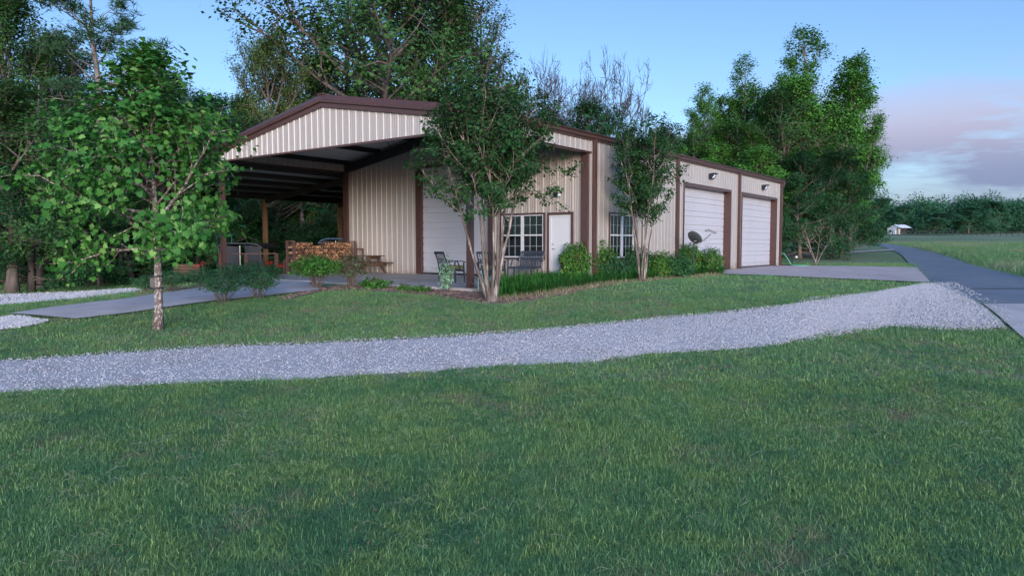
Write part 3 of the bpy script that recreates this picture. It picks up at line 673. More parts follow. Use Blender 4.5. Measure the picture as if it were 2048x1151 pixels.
p = onslab(1345, 521); t_ = obj('white_boulder', None or MB().lathe([(0, .30), (.12, .28), (.22, .2), (.27, .08), (.25, -.05)], (0, 0, 0), 14), 'rockwhite', smooth=True); t_.location = at(1345, 541); t_.location.z += .10; t_.scale = (1.0, .8, 1.25); tag(t_, 'rounded pale white stone showing between the shrubs by the side wall', 'stone')
p = Vector((.5, 21.2, 0)); hp = at(1584, 531)
t_ = thing('spigot_post', hp, 'thin dark post with a white tap head beside the far building corner', 'tap post')
mb = MB(); mb.bar((0, 0, 0), (0, 0, .55), .05); mb.bar((0, 0, .52), (.22, .1, .52), .03); obj('post', mb, 'black', t_)
mb = MB(); mb.lathe([(0, 0), (.07, .03), (.08, .1), (.04, .16), (0, .18)], (.2, .12, .42), 10); obj('tap_head', mb, 'white', t_)
mb = MB(); c = Vector((.16, 20.98, .66)); mb.tube([c, c+Vector((.12, .05, .04)), c+Vector((.32, .1, -.25)), c+Vector((.52, .15, -.6)), c+Vector((.8, .2, -.655)), c+Vector((1.4, .5, -.66))], .028, 6); tag(obj('garden_hose', mb, 'hose'), 'green garden hose hanging from the far corner of the side wall', 'garden hose')
mb = MB(); mb.lathe([(0, .02), (.5, .02), (.55, 0)], at(1576, 531.5, .05), 20); tag(obj('drain_mat', mb, 'black'), 'round dark mat lying at the far building corner', 'mat')

# ------------------------------------------------------------------ vegetation generators
def rnorm(r, n): v = r.randn(n, 3); return v/np.linalg.norm(v, axis=1)[:, None]
KITE = np.array([(0, 0, 0), (.34, .42, .06), (0, 1, -.04), (-.34, .42, .06)]); KF = np.array([(0, 1, 2), (0, 2, 3)])
_s = [(0, 0), (.14, .12), (.46, .05), (.36, .30), (.58, .52), (.28, .56), (.22, .74), (0, 1.0), (-.22, .74), (-.28, .56), (-.58, .52), (-.36, .30), (-.46, .05), (-.14, .12)]
LOBE = np.array([(x, y, -.10*x*x*2-.10*(y-.4)**2) for x, y in _s]+[(0, .38, .03)]); LOF = np.array([(14, i, (i+1) % 14) for i in range(14)])
def leaves(r, P, size, shape=KITE, faces=KF, up=.5, out=None, jit=.35, droop=0):
    n = len(P); nrm = rnorm(r, n); nrm[:, 2] = np.abs(nrm[:, 2])+up
    if out is not None: nrm += out*.8
    nrm /= np.linalg.norm(nrm, axis=1)[:, None]
    d = rnorm(r, n); d[:, 2] -= droop; d -= nrm*(d*nrm).sum(1)[:, None]; d /= np.linalg.norm(d, axis=1)[:, None]+1e-9
    s = np.cross(d, nrm); sz = size*(1+jit*r.randn(n)).clip(.4, 1.8)
    k = len(shape)
    V = P[:, None, :]+sz[:, None, None]*(s[:, None, :]*shape[None, :, 0, None]+d[:, None, :]*shape[None, :, 1, None]+nrm[:, None, :]*shape[None, :, 2, None])
    Fc = faces[None]+np.arange(n)[:, None, None]*k
    return V.reshape(-1, 3), Fc.reshape(-1, 3)
def blades(r, P, h, wd, lean, seg=3, hj=.35):
    """curved grass blades"""
    n = len(P); a = r.rand(n)*6.283; dirv = np.stack([np.cos(a), np.sin(a), 0*a], -1); side = np.stack([-np.sin(a), np.cos(a), 0*a], -1)
    hh = h*(1+hj*r.randn(n)).clip(.4, 1.8); ln = lean*hh*r.rand(n)*1.4; V = []
    for i in range(seg+1):
        t_ = i/seg; c = P+np.array([0, 0, 1.])*(hh*(t_-.25*t_*t_*np.minimum(1.5, ln/hh)))[:, None]+dirv*(ln*t_*t_)[:, None]
        if i < seg: ww = wd*(1-t_*.55)/2; V += [c-side*ww, c+side*ww]
        else: V += [c]
    k = 2*seg+1; V = np.stack(V, 1).reshape(-1, 3); f = []
    for i in range(seg-1): f += [(2*i, 2*i+1, 2*i+3), (2*i, 2*i+3, 2*i+2)]
    f += [(2*seg-2, 2*seg-1, 2*seg)]
    Fc = (np.array(f)[None]+np.arange(n)[:, None, None]*k).reshape(-1, 3); return V, Fc
def curve(r, p, d, L, n=6, up=.15, wob=.12):
    pts = [np.array(p, float)]; d = np.array(d, float); d /= np.linalg.norm(d)
    for i in range(n):
        d = d+np.array([0, 0, up/n*2])+r.randn(3)*wob/math.sqrt(n); d /= np.linalg.norm(d); pts.append(pts[-1]+d*L/n)
    return pts
def lerp(P, t):
    x = t*(len(P)-1); i = min(int(x), len(P)-2); return P[i]*(1-(x-i))+P[i+1]*(x-i)
def tree_mesh(seed, H=10, r0=.2, t0=.25, prof_=None, nprim=34, sec=7, cl=.42, per=26, lsize=.26, wob=.3, el=(0, 60), stems=None, lm='leaf_oak', bm='bark', shape=KITE, faces=KF, droop=0, leafstart=.35, upb=.5, twig=True, needles=False, dens=1.0, pale=0):
    """returns (trunk mesh, crown mesh); the skeleton's limbs carry clumps of leaves"""
    r = np.random.RandomState(seed); tb = MB(); C = []; tips = []
    stems = stems or [((0, 0, 0), (0, 0, 1), H*.97, r0)]
    for si, (sp, sdr, SL, sr) in enumerate(stems):
        T = curve(r, sp, sdr, SL, 12, .12, wob*.35)
        rr = [sr*(1-.88*(i/12.)**.9)*(1.25 if i == 0 else 1) for i in range(13)]; tb.tube(T, rr, 9 if sr > .05 else 6)
        az = r.rand()*6.28; n = nprim
        for i in range(n):
            t_ = t0+(1-t0)*(i+r.rand()*.8)/n; t_ = min(t_, .985); az += 2.4+r.randn()*.35
            u = (t_-t0)/(1-t0); L = prof_(u)*(.75+.5*r.rand())
            if L < .1: continue
            e = R(el[0]+(el[1]-el[0])*u+r.randn()*9); p = lerp(T, t_)
            d = np.array([math.cos(az)*math.cos(e), math.sin(az)*math.cos(e), math.sin(e)])
            Q = curve(r, p, d, L, 6, .30-droop, wob); br = max(.012, min(sr*.45, L*.022)); tb.tube(Q, [br*(1-.8*k/6) for k in range(7)], 5, False)
            ns = max(2, int(sec*min(1.4, L/1.6)))
            for j in range(ns):
                s = leafstart+(1-leafstart)*(j+r.rand())/ns; s = min(s, 1); p2 = lerp(Q, s); L2 = (.28+.30*r.rand())*L*(1.1-.55*s)+.12
                dd = Q[-1]-Q[0]; dd = dd/np.linalg.norm(dd); d2 = dd*.75+rnorm(r, 1)[0]*.8+np.array([0, 0, .12]); Q2 = curve(r, p2, d2, L2, 3, .15-droop, wob)
                if twig: tb.tube(Q2, [br*.42, br*.33, br*.22, br*.10], 3, False)
                for c in (.5, 1.0):
                    C.append(lerp(Q2, c)); tips.append((Q2[-1]-Q2[0]))
            C.append(Q[-1]); tips.append(Q[-1]-Q[-2])
    C = np.array(C); n = max(1, int(per*dens)); P = np.repeat(C, n, 0)+r.randn(len(C)*n, 3)*cl*np.array([1, 1, .7])*.6
    if needles:
        # puffs of needles: blades radiating from each clump centre
        k = 10; c2 = np.repeat(P, k, 0); V, Fc = leaves(r, c2, lsize, np.array([(-.05, 0, 0), (.05, 0, 0), (0, 1, 0)]), np.array([(0, 1, 2)]), up=.1, droop=-.5)
    else:
        ctr = C.mean(0); out = P-np.array([ctr[0], ctr[1], ctr[2]]); out /= np.linalg.norm(out, axis=1)[:, None]+1e-6
        V, Fc = leaves(r, P, lsize, shape, faces, up=upb, out=out, droop=droop)
    nm = 'tree'
    tm = mesh('trunk', tb, bm, True)
    cm = mesh('crown', (V, Fc), lm)
    if pale:
        cm.materials.append(M['leaf_pale']); nf = len(faces); nl = len(P); z = P[:, 2]; hid = (r.rand(nl) < pale)
        mi = np.repeat(hid.astype('i'), nf)
        if len(mi) == len(cm.polygons): cm.polygons.foreach_set('material_index', mi)
    return tm, cm
def put_tree(name, meshes, loc, label, cat='tree', rz=0, sc=(1, 1, 1), group=None, crown='crown'):
    t_ = thing(name, loc, label, cat, rz, group); t_.scale = sc
    obj('trunk', meshes[0], parent=t_)
    if meshes[1]: obj(crown, meshes[1], parent=t_)
    return t_

# ------------------------------------------------------------------ trees close by
rs = np.random.RandomState(7)
# young sycamore in the lawn
SP = at(316, 660)
def syc_prof(u): return 1.82*(1-u)**.75*min(1, .80+u*1.5)+.12
tm, cm = tree_mesh(11, 5.55, .095, .29, syc_prof, 48, 11, .18, 14, .095, .28, (12, 66), shape=LOBE, faces=LOF, lm='leaf_sycamore', bm='bark_sycamore', upb=.3, droop=.15, leafstart=.2, stems=[((0, 0, 0), (.05, .0, 1), 4.95, .085)], pale=.10, twig=True)
syc = put_tree('sycamore_tree', (tm, cm), SP, 'young sycamore with big bright lobed leaves and flaking mottled trunk on the lawn', rz=.25)
p = SP+Vector((0, 0, .88)); t_ = thing('trail_camera', p, 'small black box strapped round the mottled sycamore trunk', 'trail camera', rz=YAW)
mb = MB(); mb.box(-.15, -.05, -.12, -.03, -.12, .10); obj('case', mb, 'black', t_); mb = MB()
for z in (-.09, .13): mb.lathe([(.118, z-.015), (.122, z), (.118, z+.015)], (0, 0, 0), 16)
obj('strap', mb, 'black', t_)
# crape myrtles: fans of bare stems
def myrtle(seed, H, spread, nst, sr, leaf_n=10, t0=.42, name='crape_myrtle', lean=.17):
    r = random.Random(seed); st = []
    for i in range(nst):
        a = 2*math.pi*i/nst+r.uniform(-.3, .3); l = r.uniform(.5, 1.)*lean*(0.35 if i == 0 else 1)
        st.append(((math.cos(a)*.07, math.sin(a)*.07, -.1), (math.cos(a)*l, math.sin(a)*l, 1), H*r.uniform(.82, 1.0), sr*r.uniform(.7, 1.1)))
    pf = lambda u: spread*(.35+.65*math.sin(min(1, .1+u)*math.pi*.8))*(1-.45*u)
    return tree_mesh(seed, H, sr, t0, pf, 13, 9, .13, leaf_n, .072, .35, (20, 68), stems=st, lm='leaf_myrtle', bm='bark_myrtle', leafstart=.2, upb=.5, twig=True)
c1 = put_tree('crape_myrtle', myrtle(3, 4.65, 1.6, 7, .050, 24, .50, lean=.33), at(985, 602), 'large multi-stemmed crape myrtle at the porch corner, in front of the slatted bench')
c2 = put_tree('crape_myrtle', myrtle(9, 5.4, 1.2, 7, .040, 22, .42, lean=.24), at(1284, 563), 'slender multi-stemmed crape myrtle in front of the side wall, among the shrubs')
mb = MB(); mb.lathe([(.19, 0), (.165, .08), (.14, .22), (.11, .36), (.0, .40)], (0, 0, -.05), 14); o = obj('root_flare', mb, 'bark_myrtle', c1, True)
p = atD(1632, 34)
c3 = put_tree('crape_myrtle', tree_mesh(15, 2.6, .05, .45, lambda u: .95*(1-.4*u), 6, 4, .16, 4, .10, .3, (25, 70), stems=[((.03, 0, 0), (-.28, -.1, 1), 2.3, .05), ((-.03, 0, 0), (.16, .05, 1), 2.5, .045), ((0, .04, 0), (-.5, .2, 1), 2.2, .04), ((0, 0, .0), (.35, .2, 1), 2.0, .035)], lm='leaf_sparse', bm='bark_myrtle'), at(1632, 531), 'small thinly leaved crape myrtle on the lawn past the side apron')

# ------------------------------------------------------------------ species for the woods
SPC = {}
SPC['oak'] = [tree_mesh(s, 10, .22, .22, lambda u: 3.4*math.sin(math.pi*min(1, .25+u*.72))**.8+.3, 44, 9, .32, 40, .105, .35, (0, 62), lm='leaf_oak') for s in (21, 22)]
SPC['olive'] = [tree_mesh(23, 10, .2, .2, lambda u: 3.1*math.sin(math.pi*min(1, .22+u*.75))**.8+.3, 42, 9, .34, 50, .10, .35, (0, 60), lm='leaf_olive')]
SPC['gum'] = [tree_mesh(s, 10, .17, .16, lambda u: 1.95*(1-u*.72)*min(1, .5+u*2)+.2, 27, 8, .27, 36, .10, .3, (22, 62), lm='leaf_gum', stems=[((0, 0, 0), (.03, 0, 1), 9.7, .17), ((.05, 0, 1.6), (.42, .2*k_, 1), 6.6, .09), ((-.05, 0, 1.9), (-.40, -.25, 1), 6.0, .09), ((0, .05, 2.4), (.05*k_, .5, 1), 6.2, .08), ((0, -.05, 2.), (.25, -.42*k_, 1), 5.4, .08)]) for s, k_ in ((31, 1), (32, -1))]
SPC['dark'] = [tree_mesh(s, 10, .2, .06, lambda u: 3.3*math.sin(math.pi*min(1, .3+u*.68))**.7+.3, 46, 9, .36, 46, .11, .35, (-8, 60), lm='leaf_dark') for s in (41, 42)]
SPC['pine'] = [tree_mesh(51, 10, .16, .42, lambda u: 1.9*(1-u*.6)*min(1, .5+u*2), 30, 7, .16, 9, .15, .4, (-5, 45), lm='leaf_pine', bm='bark_grey', needles=True, leafstart=.5)]
SPC['sparse'] = [tree_mesh(52, 10, .16, .35, lambda u: 2.6*(1-u*.5), 26, 8, .24, 12, .09, .45, (15, 60), lm='leaf_olive', bm='bark_dead')]
def dead(seed, H=10):
    r = np.random.RandomState(seed); tb = MB()
    def rec(p, d, L, rad, k):
        Q = curve(r, p, d, L, 5, .25, .42); tb.tube(Q, [rad*(1-.42*i/5) for i in range(6)], 6 if k > 3 else 3, False)
        if k == 0: return
        nb = 3 if k > 1 else 4
        dd = Q[-1]-Q[-3]; dd /= np.linalg.norm(dd)
        for i in range(nb):
            s = 1 if i == 0 else r.uniform(.35, 1); d2 = dd*1.0+rnorm(r, 1)[0]*(.5 if i == 0 else 1.05)+np.array([0, 0, .10]); rec(lerp(Q, s), d2, L*r.uniform(.58, .82), max(.015, rad*.6*(1 if i == 0 else .8)), k-1)
    T = curve(r, (0, 0, -.1), (0, 0, 1), H*.38, 5, .1, .12); tb.tube(T, [.17*(1-.25*i/5) for i in range(6)], 8)
    for i in range(4):
        a = 1.57*i+r.rand(); rec(lerp(T, .7+.3*(i/3.)), (math.cos(a)*1.15, math.sin(a)*1.15, 1), H*.25, .10, 5)
    return mesh('trunk', tb, 'bark_dead', True)
DEAD = [(dead(s), None) for s in (61, 62, 63)]
def bounds(ms):
    me = ms[1] or ms[0]; c = np.empty(len(me.vertices)*3, 'f'); me.vertices.foreach_get('co', c); c = c.reshape(-1, 3); return float(np.percentile(c[:, 2], 99.8)), float(2*np.percentile(np.hypot(*(c[:, :2]-c[:, :2].mean(0)).T), 96)), c[:, :2].mean(0)
def grow(sp, k, x, D, ty, wpx, label, rz=None, group=None, nomH=10., nomW=None, cat='tree', name=None, base=None):
    """tree of a species at lateral position x, depth D; its top reaches photo height ty, its crown spans wpx"""
    p = atD(x, D); H = topz(ty, D)-p.z; ms = SPC[sp][k] if sp != 'dead' else DEAD[k]
    H0, W0, ce = bounds(ms); s = H/H0; sw = (wpx*D/F_PX)/W0; rz = rnd.uniform(0, 6.28) if rz is None else rz; ca, sa = math.cos(rz), math.sin(rz)
    p = p-Vector((ce[0]*ca-ce[1]*sa, ce[0]*sa+ce[1]*ca, 0))*sw; p.z = float(zt(p.x, p.y)); s = (p.z*0+topz(ty, D)-p.z)/H0
    nm = name or {'oak': 'oak_tree', 'olive': 'oak_tree', 'gum': 'sweetgum_tree', 'dark': 'woodland_tree', 'pine': 'pine_tree', 'sparse': 'oak_tree', 'dead': 'dead_tree'}[sp]
    return put_tree(nm, ms, p, label, cat, rz, (sw, sw, s), group)
# left-hand woods
grow('pine', 0, 212, 30, -60, 300, 'tall pine with bare grey trunk rising behind the sycamore', name='pine_tree')
grow('oak', 0, 40, 30, -40, 330, 'tall dark tree filling the far left edge of the photo')
grow('oak', 1, 20, 24, 160, 380, 'dark leafy tree low at the left edge, above the upper gravel lane')
grow('olive', 0, 118, 34, 70, 250, 'olive-green rounded tree just left of the tall pine')
grow('dark', 0, 150, 30, 230, 330, 'dark bushy tree behind the sycamore, left of the wooden lean-to post')
grow('dark', 1, 300, 36, 190, 330, 'dark tree directly behind the sycamore crown')
grow('dark', 0, 420, 40, 185, 240, 'dark tree rising above the left end of the roof')
grow('olive', 0, 345, 44, 150, 220, 'olive tree showing above the right side of the sycamore')
grow('oak', 1, 505, 46, 195, 210, 'low rounded treetop just left of the roof peak')
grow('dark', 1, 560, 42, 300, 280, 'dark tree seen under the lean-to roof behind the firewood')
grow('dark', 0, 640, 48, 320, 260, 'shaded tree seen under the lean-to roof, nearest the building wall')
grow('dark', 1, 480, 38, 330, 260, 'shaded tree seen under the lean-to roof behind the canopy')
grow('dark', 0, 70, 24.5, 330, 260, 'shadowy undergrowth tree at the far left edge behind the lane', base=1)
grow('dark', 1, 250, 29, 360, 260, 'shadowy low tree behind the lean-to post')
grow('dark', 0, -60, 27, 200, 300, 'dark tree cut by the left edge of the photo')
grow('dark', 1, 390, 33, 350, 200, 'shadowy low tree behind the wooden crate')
for i, (x, D, w_, lab) in enumerate(((78, 26.5, 13, 'shaded bare tree trunk standing in the woods at far left'), (240, 29, 7, 'thin bare stem in the woods right of the pine trunk'), (602, 43, 12, 'pale-barked trunk seen under the lean-to above the firewood'), (195, 27, 6, 'thin leaning stem beside the grey pine trunk'))):
    p = atD(x, D); r_ = w_*D/F_PX/2; hs = (.5, .5, .42, .4)[i]; mb = MB(); mb.tube([p+Vector((0, 0, -.2)), p+Vector((.05, 0, 2)), p+Vector((.12, .1, 5*hs)), p+Vector((.1, 0, 9*hs)), p+Vector((.3, .1, 15*hs))], [r_*1.2, r_, r_*.85, r_*.5, r_*.15], 9)
    mb.tube([p+Vector((.08, 0, 3.5)), p+Vector((.5, .3, 4.1)), p+Vector((1.2, .5, 4.4))], [r_*.35, r_*.25, r_*.1], 5); tag(obj('tree_trunk', mb, 'bark_grey', smooth=True), lab, 'tree')
# the big oak behind the roof
grow('oak', 0, 775, 46, -150, 520, 'largest leafy oak rising behind the roof peak', rz=1.0)
grow('oak', 1, 870, 50, -30, 330, 'leafy oak on the right shoulder of the largest oak')
grow('olive', 0, 548, 44, 62, 190, 'smaller leafy tree standing apart left of the roof peak')
grow('sparse', 0, 700, 52, -40, 380, 'thinly leaved oak behind the largest oak')
grow('oak', 1, 640, 50, 110, 260, 'leafy tree filling the gap above the roof peak')
grow('sparse', 0, 965, 50, -30, 210, 'half-bare twiggy tree at the right edge of the largest oak')
for k, x, D, ty, w_, lab in ((0, 1030, 55, 95, 190, 'leafless dead tree just right of the large oak, behind the near crape myrtle'), (1, 1120, 58, 100, 200, 'leafless dead tree in the middle of the three above the roof'), (2, 1205, 60, 105, 210, 'leafless dead tree farthest right above the roof, left of the slender crape myrtle'), (0, 1262, 62, 190, 150, 'low leafless dead tree beside the slender crape myrtle top')):
    grow('dead', k, x, D, ty, w_, lab)
grow('dark', 0, 1180, 52, 200, 190, 'low round dark evergreen behind the roof below the dead trees')
grow('dark', 1, 1080, 56, 215, 180, 'low dark tree behind the large crape myrtle')
# trees right of the building
grow('gum', 0, 1618, 60, 52, 235, 'tallest bright green sweetgum behind the right end of the building')
grow('gum', 1, 1548, 62, 88, 170, 'second sweetgum, narrow crown just left of the tallest one')
grow('gum', 0, 1478, 63, 122, 170, 'sweetgum with loose upright crown at the left of the right-hand clump', rz=2.2)
grow('gum', 1, 1700, 62, 192, 150, 'sweetgum limb crown leaning out toward the field', rz=4)
grow('gum', 0, 1395, 58, 222, 150, 'lower green tree behind the roof between the slender myrtle and the sweetgums', rz=.7)
grow('gum', 1, 1515, 54, 250, 200, 'bright green leafy tree low behind the far roll-up door', rz=1.2)
grow('dark', 0, 1672, 54, 300, 190, 'dark spreading oak right of the building, over the field path', rz=.4)
grow('dark', 1, 1600, 52, 300, 180, 'dark dense tree right beside the far building corner')
grow('oak', 0, 1560, 58, 180, 260, 'leafy oak filling the middle of the right-hand clump', rz=2)
grow('oak', 1, 1440, 60, 250, 240, 'broad leafy tree behind the roof left of the wall lights')
grow('dark', 1, 1320, 58, 260, 220, 'dark green tree behind the slender crape myrtle')
grow('dark', 0, 1690, 75, 335, 90, 'farther dark tree at the right foot of the clump')
# woods that read as one mass
def wood(name, n, f, m, lsize, seed, kind='stuff', kk=1):
    r = np.random.RandomState(seed); Ps = []
    for i in range(n):
        X, Y, z0, H, Wd = f(r, i); k = int((150+60*r.rand())*kk); u = rnorm(r, k)*(r.rand(k, 1)**.35)
        lob = 1+.25*np.sin(u[:, :1]*5+i)+.2*np.sin(u[:, 1:2]*7+i*2)
        q = u*np.array([Wd/2, Wd/2, H*.40])*lob+np.array([X, Y, z0+H*.60]); Ps.append(q)
        k2 = k//3; q2 = np.stack([X+r.randn(k2)*Wd*.3, Y+r.randn(k2)*Wd*.3, z0+r.rand(k2)*H*.5], -1); Ps.append(q2)
    P = np.concatenate(Ps); V, Fc = leaves(r, P, lsize, up=.5); return tag(obj(name, (V, Fc), m), kind=kind)
def f_left(r, i):
    D = 46+r.rand()*26; L = -.84*D+r.rand()*D*1.05; X, Y = XY(D, L); return X, Y, float(zt(X, Y)), 8+4*r.rand()-(2 if L > -.2*D else 0), 5+2*r.rand()
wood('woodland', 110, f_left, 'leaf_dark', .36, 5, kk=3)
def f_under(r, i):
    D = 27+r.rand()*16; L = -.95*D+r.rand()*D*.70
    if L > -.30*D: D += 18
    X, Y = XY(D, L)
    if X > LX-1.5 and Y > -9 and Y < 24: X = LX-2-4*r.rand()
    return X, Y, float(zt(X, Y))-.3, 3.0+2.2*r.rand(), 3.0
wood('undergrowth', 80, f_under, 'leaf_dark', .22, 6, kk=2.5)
def f_mid(r, i):
    D = 66+r.rand()*30; L = -.15*D+r.rand()*D*.60; X, Y = XY(D, L); return X, Y, float(zt(X, Y)), 7+3*r.rand(), 6
wood('woodland', 60, f_mid, 'leaf_dark', .38, 8, kk=2.5)
def f_far(r, i):
    D = 335+r.rand()*90; L = .34*D+r.rand()*D*.62; X, Y = XY(D, L); return X, Y, float(zt(X, Y)), 15.5+3.5*r.rand(), 13+5*r.rand()
wood('far_woodland', 190, f_far, 'leaf_far', .85, 9, kk=6)
def f_far2(r, i):
    D = 350+r.rand()*60; L = -1.1*D+r.rand()*D*1.5; X, Y = XY(D, L); return X, Y, float(zt(X, Y)), 15+3*r.rand(), 15
wood('far_woodland', 130, f_far2, 'leaf_far', 2.8, 10)
SPC['far'] = [tree_mesh(71, 10, .16, .12, lambda u: 4.2*math.sin(math.pi*min(1, .3+u*.68))**.7, 26, 7, .4, 60, .20, .3, (0, 60), lm='leaf_far', twig=False)]
def far(x, D, ty, wpx, label, name='tree', cat='tree'):
    p = atD(x, D); H = topz(ty, D)-p.z; H0, W0, _c = bounds(SPC['far'][0]); sw = wpx*D/F_PX/W0; return put_tree(name, SPC['far'][0], p, label, cat, rnd.uniform(0, 6), (sw, sw, H/H0))
far(1798, 320, 412, 46, 'grey-green rounded tree behind the small white house', 'distant_tree')
far(1866, 300, 426, 66, 'bright rounded tree at the wood edge right of the small white house', 'distant_tree')
far(1936, 305, 414, 66, 'pale domed tree at the wood edge, right of the bright rounded one', 'distant_tree')
far(1760, 330, 396, 50, 'tall thin-trunked tree at the wood edge left of the small white house', 'distant_tree')
far(1992, 315, 402, 60, 'dark tall tree at the wood edge near the right edge of the photo', 'distant_tree')
for x, D, ty, w_, lab in ((1975, 235, 451, 26, 'low dark green shrub beyond the far fence'), (1990, 233, 456, 14, 'small dark shrub right of the low dark one beyond the fence'), (2022, 240, 456, 30, 'pale green row shrub beyond the fence'), (2044, 230, 452, 22, 'round shrub at the right edge beyond the fence'), (1955, 215, 461, 8, 'tiny dark bush by the far fence posts'), (1802, 222, 461, 7, 'tiny dark bush in front of the small white house'), (1880, 250, 459, 12, 'small olive bush left of the reddish one'), (1914, 228, 459, 9, 'small dark bush right beside the reddish one'), (1733, 215, 462, 8, 'tiny dark bush by the fence near the big oak')):
    far(x, D, ty, w_, lab, 'distant_shrub', 'shrub')
o = far(1906, 229, 463, 9, 'small reddish brown bush in the far paddock', 'distant_shrub', 'shrub')
# small far house
p = atD(1787, 285); t_ = thing('farmhouse', p, 'tiny white farmhouse with side porch at the edge of the far wood', 'house', rz=YAW+R(8)); t_.scale = (1, 1, 1)
mb = MB(); a = 2.9; mb.box(-a, .55, 0, 6, 0, 2.4); mb.add([(-a, 0, 2.4), (0, 0, 3.9), (2.9, 0, 2.9), (.55, 0, 2.4), (-a, 6, 2.4), (0, 6, 3.9), (2.9, 6, 2.9), (.55, 6, 2.4)], [(0, 3, 2, 1), (4, 5, 6, 7), (3, 7, 6, 2)]); obj('wall', mb, 'white', t_)
mb = MB(); mb.add([(-a-.3, -.3, 2.35), (0, -.3, 4.02), (0, 6.3, 4.02), (-a-.3, 6.3, 2.35), (3.4, -.3, 2.62), (3.4, 6.3, 2.62)], [(0, 1, 2, 3), (1, 4, 5, 2)]); obj('roof', mb, 'roofpanel', t_)
mb = MB(); mb.box(-1.9, -1.1, -.06, -.01, 1.0, 1.9); obj('window', mb, 'glass', t_); mb = MB(); mb.box(.75, .95, .8, 1.0, 0, 2.5); mb.box(2.9, 3.1, -.1, .1, 0, 2.75); obj('post', mb, 'rail', t_)
mb = MB(); mb.box(.6, 2.8, 3.0, 3.1, 0, 2.5); obj('door', mb, 'rail', t_)
# far fence
t0_ = atD(1690, 205); fence = thing('field_fence', t0_, 'thin dark post-and-wire fence crossing the far field', 'fence')
FP = [atD(x, D) for x, D in [(1640+i*12.0, 205-8*max(0, (1640+i*12-1880)/180.)) for i in range(48)]]
for q in FP: l = q-t0_; mb = MB(); mb.box(l.x-.07, l.x+.07, l.y-.07, l.y+.07, l.z-.1, l.z+1.35); obj('post', mb, 'black', fence)
mb = MB()
for a, b in zip(FP, FP[1:]):
    for h in (.45, .85, 1.25): mb.bar(a-t0_+Vector((0, 0, h)), b-t0_+Vector((0, 0, h)), .035)
obj('wire', mb, 'black', fence)

# ------------------------------------------------------------------ shrubs
def shrub_mesh(seed, w_, h, n, ls, lm, stem='bark', base=.15, nst=16, flat=.8, fill=.45, open_=0):
    r = np.random.RandomState(seed); tb = MB(); C = []
    for i in range(nst):
        a = 6.283*i/nst+r.rand()*.5; rr = (.25+.75*r.rand())*w_/2; top = np.array([math.cos(a)*rr, math.sin(a)*rr, h*(.55+.42*r.rand())*(1-.25*(rr/(w_/2))**2)])
        m_ = top*np.array([.45, .45, .5])+r.randn(3)*.03; tb.tube([(top[0]*.12, top[1]*.12, -.05), m_, top], [.014, .009, .004], 4, False)
        for k in range(3): e = m_+(top-m_)*r.rand(); tb.tube([e, e+r.randn(3)*np.array([.1, .1, .06])*w_+np.array([0, 0, .08])], [.006, .003], 3, False)
    u = rnorm(r, n)*(fill+(1-fill)*r.rand(n, 1)**.5); lob = 1+.14*np.sin(u[:, :1]*6+seed)+.13*np.sin(u[:, 1:2]*8+seed*2)+.10*np.sin(u[:, 2:3]*9)+.09*r.randn(n, 1)
    P = u*lob*np.array([w_/2, w_/2, h*(1-base)/2])+np.array([0, 0, h*(base+(1-base)/2)])
    P = P+.0; V, Fc = leaves(r, P, ls, up=.4, out=u)
    return mesh('stems', tb, stem), mesh('foliage', (V, Fc), lm)
def shrub(name, ms, loc, label, rz=0, sc=1, group=None, cat='shrub'):
    t_ = thing(name, loc, label, cat, rz, group); t_.scale = (sc, sc, sc) if isinstance(sc, (int, float)) else sc
    obj('stems', ms[0], parent=t_); obj('foliage', ms[1], parent=t_); return t_
ROSE = shrub_mesh(1, 1.35, .95, 2700, .052, 'leaf_rose', base=.30, nst=22); ROSE2 = shrub_mesh(2, 1.2, .9, 2200, .052, 'leaf_rose', base=.32, nst=20)
BOX = shrub_mesh(3, 1.35, .95, 3600, .06, 'leaf_box', base=.38, nst=26, fill=.3); THIN = shrub_mesh(4, .95, 1.05, 650, .055, 'leaf_sparse', base=.25, nst=34)
NAN = [shrub_mesh(s, 1.25, 1.1, 5200, .075, 'leaf_nandina', base=.05, nst=14) for s in (5, 6)]
DNS = [shrub_mesh(s, 1.3, 1.2, 5600, .07, 'leaf_rose', base=.04, nst=14) for s in (7, 8)]
for ms, x, y, sc, lab in ((ROSE, 447, 604, .92, 'dark green rose bush left of its twin at the near edge of the walkway'), (ROSE2, 518, 597, .95, 'dark green rose bush right of its twin at the near edge of the walkway'), (ROSE2, 462, 570, .95, 'rose bush behind the walkway with faded blooms on top'), (ROSE, 505, 566, .9, 'rose bush behind the pair, nearest the deck railing corner'), (ROSE2, 402, 575, .85, 'rose bush with a red bloom right of the sycamore trunk'), (ROSE, 345, 584, .85, 'sparse rose bush immediately right of the sycamore trunk'), (ROSE2, 292, 588, .72, 'low bush at the foot of the wooden lean-to post'), (ROSE, 545, 562, .7, 'rose bush carrying bright red blooms at the end of the deck railing')):
    shrub('rose_bush', ms, at(x, y), lab, rz=x*.1, sc=(sc*.86, sc*.86, sc*.84))
shrub('boxwood_shrub', BOX, at(633, 578), 'bright green rounded shrub on bare stems in front of the firewood', sc=.98)
shrub('twiggy_shrub', THIN, at(703, 575), 'thin twiggy half-bare shrub in front of the picnic table')
for x, y, sc, lab in ((150, 572, .6, 'small light green bush at the foot of the grey pine trunk'),): shrub('green_bush', BOX, at(x, y), lab, sc=sc)
V0 = shrub_mesh(12, .5, .85, 700, .06, 'leaf_variegated', base=.05, nst=8, fill=.2)
shrub('variegated_shrub', V0, at(893, 584), 'narrow pale-speckled shrub in the mulch in front of the left armchair', sc=(.8, .8, 1.1))
WD = shrub_mesh(13, .7, .28, 420, .07, 'leaf_box', base=.0, nst=10)
